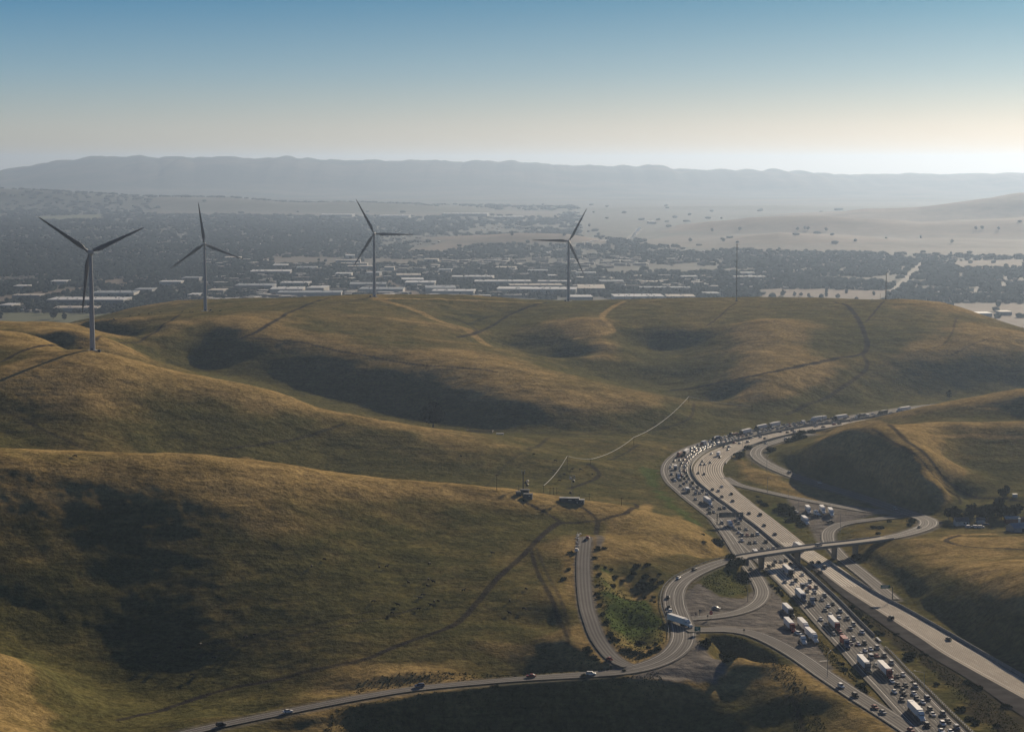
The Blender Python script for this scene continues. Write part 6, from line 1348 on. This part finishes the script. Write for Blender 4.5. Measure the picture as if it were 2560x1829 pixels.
dens=fbm(X_,Y_,500,7,3)+0.5*vnoise(X_,Y_,90,8)+np.where((px<950)&(py<690),.45,0)+np.where((px>1600)&(py>630),.30,0)-np.where((px>500)&(px<1750)&(py>640),.05,0)
ca,sa=math.cos(.26),math.sin(.26); gu=X_*ca+Y_*sa; gv=-X_*sa+Y_*ca
blk=vnoise(X_,Y_,1500,12)
street=((np.abs((gu+60*blk)%95-47)>38)&(blk>-.1))|(np.abs((gv+90*blk)%210-105)>92)
keepm&=(dens>-.16)&(~street|(Y_>9000)|(rn.rand(NT)<.12))
keepm&=np.array([free(a,b,-8) for a,b in zip(X_,Y_)])
X_,Y_=X_[keepm],Y_[keepm]; Z_=zt(X_,Y_); K=len(X_)
sz=rn.uniform(3.6,8.0,K)*np.interp(Y_,[4000,8000,14000],[1,1.5,3.0]); hh=rn.uniform(4.5,7.5,K)*np.interp(Y_,[4000,8000,14000],[1,1.1,1.3])
V=IV[None]*(1+0.28*rn.uniform(-1,1,(K,12,1))); V=V*np.stack([sz*rn.uniform(.8,1.5,K),sz,hh],1)[:,None,:]; V[...,0]+=X_[:,None]; V[...,1]+=Y_[:,None]; V[...,2]+=(Z_+hh*.7)[:,None]
FI=(IF[None]+12*np.arange(K)[:,None,None]).reshape(-1,3)
me=bpy.data.meshes.new('town_trees'); me.vertices.add(K*12); me.vertices.foreach_set('co',V.astype(np.float32).ravel()); me.loops.add(len(FI)*3); me.polygons.add(len(FI)); me.loops.foreach_set('vertex_index',FI.astype(np.int32).ravel()); me.polygons.foreach_set('loop_start',np.arange(0,len(FI)*3,3,dtype=np.int32)); me.update(); me.validate()
M_TT=m_leaf('distant_tree_leaves',(.036,.050,.046),(.054,.066,.058)); me.materials.append(M_TT); o=link('town_trees',me); o['kind']='stuff'
# single trees that stand out in front of the town
for x,y,s,lb in ((1957,741,1.9,'round dark tree at the left end of the tan field beyond the ridge'),(1986,742,1.5,'dark tree right of the round tree by the tan field'),(2003,741,1.2,'small dark tree in the row before the tan field'),(2022,744,1.3,'tree with flat crown before the tan field'),(2066,743,1.5,'pointed tree before the middle of the tan field'),(2095,747,1.5,'low wide tree just above the ridge by the tan field'),
 (1278,668,2.6,'tall dark tree standing out of the town between turbines three and four'),(1240,735,1.6,'dark tree in front of the brightest long roof'),(133,797,2.2,'dark tree clump over the green field at far left'),(160,800,1.8,'second tree of the clump over the green field at far left'),(110,786,1.8,'dark tree at the left end of the clump over the green field'),(272,747,1.2,'small tree before the big white roof left'),(235,790,1.5,'tree above the ridge right of the nearest turbine'),(195,785,1.3,'tree just left of the nearest turbine tower')):
    p=at_z(x,y,-80); tree(p,random.choice(TM),s*1.0,lb)
for x,y in ((1994,577),(2012,575),(2020,576),(2065,578),(2440,576),(2455,574),(2496,577),(2380,609),(1780,580),(1850,577),(1725,605)):
    p=hit(x,y,4500); tree(p,random.choice(TM),2.0,'lone tree dot on the far brown hills','lone trees on the far hills')
# glinting traffic on the far freeway across the valley
fc=MB(); P=np.array([at_z(*q,-80) for q in ((1345,637),(1400,625),(1480,615),(1560,603),(1590,585),(1600,570))]); P=resample(catmull(P,5),28)
for i,p in enumerate(P):
    if rr.random()<.55: fc.box((p[0]+rr.uniform(-8,8),p[1]+rr.uniform(-10,10),zat(p)+1.6),(rr.uniform(5,11),5,2.6))
o=fc.build('distant_traffic',PAINT['w'][1]); o['kind']='stuff'
